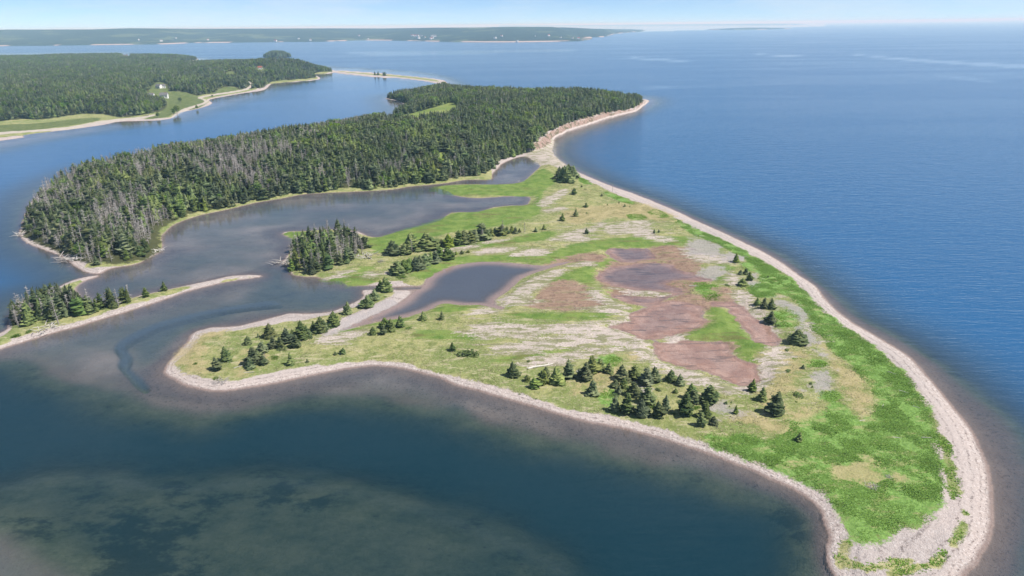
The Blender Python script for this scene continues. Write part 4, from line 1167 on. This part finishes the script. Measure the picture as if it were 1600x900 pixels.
for i in range(6): joined('a%02d_spruce' % i, TRUNK, THIN[i])
for i in range(5): joined('b%02d_dead' % i, DEADT[i], DEADB[i])
for i in range(3): joined('c%02d_birch' % i, BIRT[i], BIRC[i])


def forest_nodes():
    ng = bpy.data.node_groups.new('forest_mass', 'GeometryNodeTree')
    ng.interface.new_socket('Geometry', in_out='INPUT', socket_type='NodeSocketGeometry')
    ng.interface.new_socket('Geometry', in_out='OUTPUT', socket_type='NodeSocketGeometry')
    N, L = ng.nodes, ng.links
    gi, go = N.new('NodeGroupInput'), N.new('NodeGroupOutput')
    ci_ = N.new('GeometryNodeCollectionInfo')
    ci_.inputs['Collection'].default_value = src
    ci_.inputs['Separate Children'].default_value = True
    ci_.inputs['Reset Children'].default_value = True
    ip = N.new('GeometryNodeInstanceOnPoints')
    ip.inputs['Pick Instance'].default_value = True

    def na(nm, dt):
        a = N.new('GeometryNodeInputNamedAttribute'); a.data_type = dt; a.inputs['Name'].default_value = nm
        return a.outputs['Attribute']
    cx = N.new('ShaderNodeCombineXYZ')
    L.new(na('turn', 'FLOAT'), cx.inputs['Z'])
    L.new(gi.outputs[0], ip.inputs['Points']); L.new(ci_.outputs[0], ip.inputs['Instance'])
    L.new(na('shape', 'INT'), ip.inputs['Instance Index']); L.new(cx.outputs[0], ip.inputs['Rotation'])
    L.new(na('size', 'FLOAT_VECTOR'), ip.inputs['Scale'])
    L.new(ip.outputs[0], go.inputs[0])
    return ng


NG = forest_nodes()


def forest_mass(name, xyz, shape, size, label):
    me = bpy.data.meshes.new(name)
    me.vertices.add(len(xyz)); me.vertices.foreach_set('co', np.asarray(xyz, np.float32).ravel())
    a = me.attributes.new('shape', 'INT', 'POINT'); a.data.foreach_set('value', np.asarray(shape, np.int32))
    a = me.attributes.new('turn', 'FLOAT', 'POINT'); a.data.foreach_set('value', np.asarray(r2.random(len(xyz)) * 6.28, np.float32))
    a = me.attributes.new('size', 'FLOAT_VECTOR', 'POINT'); a.data.foreach_set('vector', np.asarray(size, np.float32).ravel())
    o = bpy.data.objects.new(name, me)
    scene.collection.objects.link(o)
    o.modifiers.new('trees', 'NODES').node_group = NG
    return tag(o, label, 'forest', None, 'stuff')


rest = np.array(rest)
n = len(rest)
shape = np.where(isdead[rest], 6 + r2.integers(0, 5, n), np.where(isleaf[rest], 11 + r2.integers(0, 3, n), r2.integers(0, 6, n)))
wd = hf[rest] * np.where(isdead[rest], 1.2, r2.uniform(1.3, 2.0, n))
forest_mass('forest', np.stack([pf[rest, 0], pf[rest, 1], zf[rest] - .1], 1), shape, np.stack([wd, wd, hf[rest]], 1), 'dense spruce forest covering the large wooded point behind the lagoon')

pn, sn = scatter(W_NFOR, 6.0, 78, 1.0)
yd = np.maximum(sdf_layer(pn[:, 0], pn[:, 1], W_YARD, 6), sdf_layer(pn[:, 0], pn[:, 1], W_ROAD, 6))
k = (yd < -3) & (np.abs(pn[:, 0]) < pn[:, 1] * 0.95)
pn, sn = pn[k], sn[k]
zn = np.maximum(height_at(pn[:, 0], pn[:, 1]), 0.2)
hn = r2.uniform(6, 11, len(pn))
n = len(pn)
lf = r2.random(n) < 0.10 + 0.35 * ss(0.1, 0.9, fbm(pn[:, 0] / 90, pn[:, 1] / 90, 29, 2))
shape = np.where(r2.random(n) < 0.05, 6 + r2.integers(0, 5, n), np.where(lf, 11 + r2.integers(0, 3, n), r2.integers(0, 6, n)))
wd = hn * np.where(lf, 1.1, r2.uniform(1.6, 2.3, n))
forest_mass('forest', np.stack([pn[:, 0], pn[:, 1], zn - .1], 1), shape, np.stack([wd, wd, hn], 1), 'mixed forest on the inhabited point across the water, upper left')
# the small wooded islet and the trees of the far bar
pi_, si = scatter([W_LAND[3]], 7.0, 79, 3.0)
zi = np.full(len(pi_), 1.0) + 9.0 * ss(3, 30, si)
hi_ = r2.uniform(9, 13, len(pi_))
forest_mass('forest', np.stack([pi_[:, 0], pi_[:, 1], zi], 1), r2.integers(0, 6, len(pi_)), np.stack([hi_ * 2, hi_ * 2, hi_], 1), 'dark trees covering the tiny islet beyond the inhabited point')
for i, (x, y) in enumerate(((586,117.5), (591,117.6), (599,118.2), (601,118.4))):
    (q,), (t,) = ground_at([(x, y)])
    thin_spruce(q[0], q[1], q[2], 9, 2.0, '%s small tree on the distant sand bar' % ('leftmost', 'second', 'third', 'rightmost')[i], 'trees on the distant sand bar', None, i)
for i, (x, y, h) in enumerate(((232,181,9), (277,178,11), (272,180,9), (308,171,6), (282,161,9), (332,153,5), (247,184,7))):
    (q,), (t,) = ground_at([(x, y)])
    place('birch_tree', [('trunk', BIRT[i % 3]), ('crown', BIRC[i % 3])], q, (h * 1.1,) * 2 + (h,), i, ('leftmost', 'third', 'second', 'rightmost', 'upper', 'small', 'low')[i] + ' round leafy tree by the coast road', 'tree', 'round trees by the coast road')

# ------------------------------------------------------------------ shrubs, dead brush, driftwood, boulder
for i, (x, y, w, h, lab) in enumerate((
        (731,560,52,1.0, 'large spreading juniper mat in the near meadow'), (305,570,12,1.0, 'small juniper mat at the west end of the spit'), (338,593,14,1.3, 'bright shrub at the beach edge of the west end'),
        (316,558,6,1.0, 'tiny shrub in the dry grass of the west end'), (1231,582,19,0.8, 'flat oval juniper left of the tiny eastern spruce'), (1247,622,31,0.8, 'wide juniper mat above the largest lone spruce'),
        (1215,511,18,1.0, 'bright juniper under the lone spruce by the narrow pool'), (1229,549,14,0.8, 'small juniper left of the wide eastern spruce'), (1136,448,16,0.7, 'dark juniper strip below the grey gravel mound'),
        (1205,626,10,1.7, 'light green bush between two spruces below the red pool'), (1052,648,12,1.6, 'leafy bush between spruces of the big clump'), (1028,612,18,1.0, 'brownish bush inside the big clump'),
        (602,465,8,1.0, 'small bush on the gravel bar below the spruces'), (560,482,10,0.9, 'green bush left of the spruces on the gravel bar'), (639,515,16,0.9, 'low green shrub right of the five spruces under the pond'),
        (812,617,7,1.0, 'left shrub on the bay beach rim'), (838,624,8,1.0, 'right shrub on the bay beach rim'), (826,566,11,1.0, 'low shrub beside the long pale log'), (1244,629,8,0.8, 'small dark juniper below the wide mat'),
        (975,324,7,1.0, 'low dark shrub near the sea beach in the upper meadow'), (984,324,6,1.0, 'second low dark shrub near the sea beach in the upper meadow'), (628,437,30,0.55, 'bright green skirt of low shrubs below the pond row'),
        (440,549,30,0.5, 'low green shrub skirt under the long row'), (430,562,26,0.5, 'green shrub mat beside the tight knot of spruces'), (650,396,20,0.7, 'bright green shrub among the marsh row'), (960,621,26,0.6, 'green shrub patch left of the big clump'),
        (985,612,24,0.7, 'leafy shrub in the upper left of the big clump'), (1020,640,26,0.6, 'leafy shrub in the middle of the big clump'), (1088,640,22,0.6, 'leafy shrub at the right end of the big clump'), (1000,600,20,0.8, 'light shrub behind the big clump'), (1062,630,18,0.6, 'low shrub between the big clump and the red pool'),
        (25,528,22,1.0, 'leafy shrub at the left end of the west grove'), (45,521,20,1.2, 'second leafy shrub beside the west grove'), (915,297,9,.7, 'low shrub right of the squat spruce'))):
    (q,), (t,) = ground_at([(x, y - 0.12 * w)])
    wm = w * t / FPX
    place('shrub', [('stems', STEM), ('leaves', SHRUBM[i % 4])], (q[0], q[1], q[2] - .03), (wm * .82, wm * .6, wm * .34 * h), 0.25 * i, lab, 'shrub')
for i, (x, y, h, lab) in enumerate(((957,299,12, 'bleached dead snag standing on the sea beach'), (820,363,17, 'bleached dead tree at the tail of the marsh row'), (785,368,26, 'tall grey dead tree in the marsh row'),
                                    (753,376,28, 'thin grey dead tree rising over the marsh row'), (414,560,12, 'grey dead tree inside the tight knot of spruces'), (92,507,44, 'tallest white bare trunk leaning at the front of the west grove'),
                                    (644,395,24, 'grey dead tree by the marsh shrub'))):
    (q,), (t,) = ground_at([(x, y)])
    hm = h * t / FPX
    dead(q[0], q[1], q[2], hm, lab, None, i)


def brush(seed, n=34):
    r = random.Random(seed)
    b = MB()
    for i in range(n):
        a = r.random() * 6.28; p = Vector((r.gauss(0, .3), r.gauss(0, .3), .02))
        d = Vector((math.cos(a), math.sin(a), r.uniform(.05, .8))) * r.uniform(.25, .6)
        b.tube([p, p + d * .6, p + d + Vector((0, 0, -.05))], [.022, .016, .005], 4)
    return b


def log(seed):
    r = random.Random(seed)
    b = MB()
    b.tube([(-.5, 0, .02), (-.2, .015, .03), (.15, -.02, .03), (.5, .01, .025)], [.035, .03, .026, .015], 7)
    for k_ in range(3):
        x = r.uniform(-.4, .3)
        b.tube([(x, 0, .03), (x + .08, r.choice((-1, 1)) * .07, .07)], [.012, .003], 4)
    b.tube([(-.5, 0, .02), (-.53, .05, .07)], [.02, .006], 4); b.tube([(-.5, 0, .02), (-.54, -.05, .05)], [.02, .006], 4)
    return b


BRUSH = [brush(800 + i).mesh('dead_brush', MAT_DRIFT if i < 2 else MAT_DEAD) for i in range(4)]
LOGS = [log(820 + i).mesh('driftwood_log', MAT_DRIFT) for i in range(4)]


def one(name, me, px, py, w, hs, rot, lab, cat, group=None):
    (q,), (t,) = ground_at([(px, py)])
    o = bpy.data.objects.new(name, me)
    scene.collection.objects.link(o)
    s = w * t / FPX
    o.location = q; o.scale = (s, s, s * hs); o.rotation_euler = (0, 0, rot)
    return tag(o, lab, cat, group)


for i, (x, y, w, lab) in enumerate(((446,412,20, 'pale dead brush at the water edge left of the lagoon grove'), (573,401,20, 'pale dead brush on the right flank of the lagoon grove'), (345,596,16, 'dead branches on the west end beach'), (108,404,26, 'grey fallen trees at the forest\'s western beach'),
                                    (122,403,22, 'grey dead brush next to the fallen trees at the western beach'), (33,366,14, 'dead brush at the far left corner of the forest'), (1362,760,22, 'bleached driftwood heap in the tan patch of the eastern meadow'),
                                    (1390,745,12, 'small bleached driftwood heap right of the larger one'), (78,512,24, 'grey dead brush under the west grove'), (245,392,14, 'dead brush at the forest corner by the lagoon'), (595,409,8, 'small grey brush on sand right of the lagoon grove'))):
    one('dead_brush', BRUSH[i % 4], x, y, w * (1.25 if x < 700 else 0.75), 0.7, i, lab, 'brush')
for i, (x, y, w, rot, lab) in enumerate(((845,573,40,.35, 'long pale log lying above the bay beach spruces'), (374,573,16,.7, 'bleached log left of the tight knot of spruces'), (390,582,14,.15, 'bleached log below the tight knot of spruces'), (1268,505,12,-.5, 'white log in the eastern green strip, uppermost'),
                                         (1380,633,9,.9, 'white log in the eastern greens near the dry strip'), (1412,612,12,-.7, 'white log at the rim of the sea beach, upper one'), (1432,636,10,-.6, 'white log at the rim of the sea beach, lower one'), (1348,657,10,.2, 'white log at the lower end of the dry strip'),
                                         (1448,684,14,-.1, 'white log in the greens above the gravel trail'), (1402,684,12,-.2, 'pale log in the middle of the eastern greens'), (1394,583,12,-.8, 'pale log between beach and greens, mid shore'), (811,283,5,.8, 'white log on the bright marsh'),
                                         (1085,447,14,-.2, 'bleached log beside the green hummock of the mud flat'), (480,573,9,.1, 'thin log at the grass edge of the bay beach'))):
    one('driftwood_log', LOGS[i % 4], x, y, w * 1.05, 1.2, rot, lab, 'log')
bm_ = bpy.data.meshes.new('boulder')
import bmesh
bb = bmesh.new(); bmesh.ops.create_icosphere(bb, subdivisions=3, radius=.5)
for v in bb.verts:
    v.co *= 1 + 0.16 * float(fbm(np.array([v.co.x * 3 + 5]), np.array([v.co.y * 3 + v.co.z * 4]), 3, 3)[0]); v.co.z *= .75
bb.to_mesh(bm_); bb.free()
gb_ = NT('white_stone'); bm_.materials.append(gb_.surf(gb_.bsdf(gb_.mix(gb_.noise(2.5, 4), (0.5, 0.47, 0.43), (0.72, 0.70, 0.66)), 0.85)))
one('boulder', bm_, 904,581, 8, 1.0, .4, 'white boulder between the spruces above the bay beach', 'boulder')

# ------------------------------------------------------------------ houses across the water
def plain(name, c, rough=0.8):
    g = NT(name)
    n_ = g.noise(1.2, 3)
    return g.surf(g.bsdf(g.mix(n_, tuple(x * .86 for x in c), c), rough, 0.3))


MAT_WHITE = plain('white_clapboard', (0.78, 0.78, 0.76)); MAT_ROOF = plain('grey_shingles', (0.16, 0.155, 0.155)); MAT_RED = plain('red_shingles', (0.30, 0.09, 0.06)); MAT_GLASS = plain('window_glass', (0.03, 0.04, 0.05), 0.1); MAT_DOOR = plain('door_paint', (0.12, 0.09, 0.07))


def boxm(name, c, s, mat):
    b = MB()
    x, y, z = s[0] / 2, s[1] / 2, s[2] / 2
    vs_ = [(c[0] + i * x, c[1] + j * y, c[2] + k_ * z) for k_ in (-1, 1) for j in (-1, 1) for i in (-1, 1)]
    b.add(vs_, [(0, 2, 3), (0, 3, 1), (4, 5, 7), (4, 7, 6), (0, 1, 5), (0, 5, 4), (2, 6, 7), (2, 7, 3), (0, 4, 6), (0, 6, 2), (1, 3, 7), (1, 7, 5)])
    return b.mesh(name, mat)


def house_parts(roofm):
    wl = MB()
    L_, W_, e, rg = 5.0, 3.5, 4.2, 7.0
    vs_ = [(-L_, -W_, -1), (L_, -W_, -1), (L_, W_, -1), (-L_, W_, -1), (-L_, -W_, e), (L_, -W_, e), (L_, W_, e), (-L_, W_, e), (-L_, 0, rg), (L_, 0, rg)]
    wl.add(vs_, [(0, 1, 5), (0, 5, 4), (1, 2, 6), (1, 6, 5), (2, 3, 7), (2, 7, 6), (3, 0, 4), (3, 4, 7), (4, 8, 7), (5, 6, 9)])
    rf = MB()
    for s in (-1, 1):
        rf.add([(-L_ - .4, s * (W_ + .5), e - .25), (L_ + .4, s * (W_ + .5), e - .25), (L_ + .4, 0, rg + .2), (-L_ - .4, 0, rg + .2), (-L_ - .4, s * (W_ + .5), e - .05), (L_ + .4, s * (W_ + .5), e - .05), (L_ + .4, 0, rg + .4), (-L_ - .4, 0, rg + .4)],
               [(0, 1, 2), (0, 2, 3), (4, 5, 6), (4, 6, 7), (0, 1, 5), (0, 5, 4), (1, 2, 6), (1, 6, 5), (0, 3, 7), (0, 7, 4)])
    parts = [('wall', wl.mesh('wall', MAT_WHITE)), ('roof', rf.mesh('roof', roofm)), ('door', boxm('door', (0, -3.52, 1.05), (1.0, .12, 2.1), MAT_DOOR)), ('chimney', boxm('chimney', (2.2, 0, 7.4), (.8, .8, 1.6), MAT_RED))]
    for x in (-3.2, 3.2):
        parts.append(('window', boxm('window', (x, -3.52, 1.9), (1.3, .12, 1.4), MAT_GLASS)))
    return parts


HOUSE = [house_parts(MAT_ROOF), house_parts(MAT_RED)]
for x, y, s, rot, k_, lab in ((257,153,1.5,.2,0, 'largest white house on the lawn across the water'), (256,146,1.2,.5,0, 'white house just behind the largest one across the water'), (249,138,1.3,-.4,0, 'white house half hidden in the forest across the water'), (237,152,1.1,.1,0, 'white house left of the lawn across the water'),
                              (197,90.5,2.0,.3,0, 'lone white house far back in the forest, upper left'), (362,124,1.2,.1,0, 'white house near the east end of the inhabited point'), (408,118,1.2,.3,1, 'small house on the last wooded knob of the inhabited point')):
    (q,), (t,) = ground_at([(x, y)])
    place('house', HOUSE[k_], (q[0], q[1], q[2]), (s * .72, s * .72, s * .72), rot, lab, 'house', 'houses on the inhabited point')
rh = random.Random(4)
for i in range(30):
    x = rh.choice([rh.uniform(185, 470), rh.uniform(540, 905), rh.uniform(185, 905), rh.uniform(640, 680)])
    yb = np.interp(x, [0, 190, 300, 400, 500, 560, 640, 700, 800, 860, 920], [72, 70, 67.2, 66.3, 65.3, 63, 64, 65.5, 66, 65.3, 63])
    B_ = unproj([(x, yb)])[0] * rh.uniform(1.003, 1.10)
    hit, loc, nrm_, idx_ = bpy.data.objects['hills'].ray_cast(Vector((B_[0], B_[1], 400)), Vector((0, 0, -1)))
    if not hit: continue
    s = rh.uniform(1.0, 1.9)
    place('house', [p_ for p_ in HOUSE[i % 2] if p_[0] in ('wall', 'roof')], (B_[0], B_[1], loc.z + 2.0 * s), (s * 1.3, s, s), rh.random() * 3, 'tiny white house on the hazy far shore', 'house', 'houses on the far shore')


# ------------------------------------------------------------------ ground cover
def tufts(name, polys, n, hgt, wid, mat, label, cat, seed, blades=5, z0=0.35, keep=None, wild=0.6):
    r = np.random.default_rng(seed)
    area = np.array([0.5 * abs(np.sum(p[:, 0] * np.roll(p[:, 1], -1) - p[:, 1] * np.roll(p[:, 0], -1))) for p in polys])
    pts = []
    for p, a in zip(polys, area):
        m = int(n * a / area.sum() * 1.9) + 4
        lo, hi = p.min(0), p.max(0)
        q = r.uniform(lo, hi, (int(m * max(1, (hi - lo).prod() / max(a, 1))), 2))
        pts.append(q[sdf_poly(q[:, 0], q[:, 1], p, 4) > -0.2 + r.uniform(-.8, .8, len(q))])
    q = np.concatenate(pts)
    h_, S_ = height(q[:, 0], q[:, 1], True)
    ok = (h_ > 0.12) & (S_['shore'] > 1.0) & (np.maximum(S_['pond'], S_['pool']) < -0.3)
    for pl in (keep or []):
        ok &= sdf_layer(q[:, 0], q[:, 1], pl, 3) < 0.3
    cl = fbm(q[:, 0] / 4.5, q[:, 1] / 4.5, seed, 3)
    ok &= r.random(len(q)) < 0.48 + 0.85 * cl
    q, h_ = q[ok][:n], h_[ok][:n]
    if len(q) > n: q, h_ = q[:n], h_[:n]
    m = len(q)
    ang = r.uniform(0, 6.28, (m, blades)); L = hgt * r.uniform(.5, 1.25, (m, blades)) * (0.8 + 0.35 * fbm(q[:, 0] / 6, q[:, 1] / 6, seed + 3, 2))[:, None]
    w = wid * r.uniform(.6, 1.3, (m, blades)); out = wild * r.uniform(.3, 1.2, (m, blades)) * L
    ca, sa = np.cos(ang), np.sin(ang)
    bx, by = q[:, 0][:, None] + ca * .06, q[:, 1][:, None] + sa * .06
    z = (h_ - 0.03)[:, None] * np.ones_like(L)
    a = np.stack([bx - sa * w, by + ca * w, z], -1); b = np.stack([bx + sa * w, by - ca * w, z], -1); c = np.stack([bx + ca * out, by + sa * out, z + L], -1)
    V = np.stack([a, b, c], 2).reshape(-1, 3)
    F = np.arange(len(V)).reshape(-1, 3)
    return tag(new_mesh_object(name, V, F, mat), label, cat, None, 'stuff')


tufts('beach_pea_cover', [W_HERB[0]], 74000, 0.17, 0.15, MAT_HERB, 'bright green leafy plants covering the eastern side of the spit', 'ground cover', 3, 4, keep=[W_DRY, W_GREY], wild=1.7)
tufts('beach_pea_cover', W_HERB[1:] + W_GRASS[1:2] + W_GRASS[4:], 9000, 0.2, 0.18, MAT_HERB, 'small patches of bright green plants on gravel and sand', 'ground cover', 4, 4, keep=[W_SAND], wild=1.7)
tufts('dune_grass', [W_GRASS[0]], 60000, 0.26, 0.10, MAT_DUNE, 'yellow green dune grass growing over the flat of the spit', 'grass', 5, 4, keep=[W_SAND, W_MUD, W_GREY, W_HERB, W_MARSH], wild=1.5)

# ------------------------------------------------------------------ the air
hz = NT('haze_air')
vol = hz.n('ShaderNodeVolumePrincipled')
vol.inputs['Color'].default_value = (0.47, 0.77, 1.0, 1)
vol.inputs['Absorption Color'].default_value = (1, 1, 1, 1)
vol.inputs['Density'].default_value = HAZE_D
vol.inputs['Anisotropy'].default_value = 0.0
hz.t.links.new(vol.outputs[0], hz.out.inputs['Volume'])
hb = boxm('haze', (0, 29500, 56), (200000, 62000, 136), hz.m)
hb.name = 'haze'
ho = bpy.data.objects.new('haze', hb)
scene.collection.objects.link(ho)
tag(ho, kind='stuff')
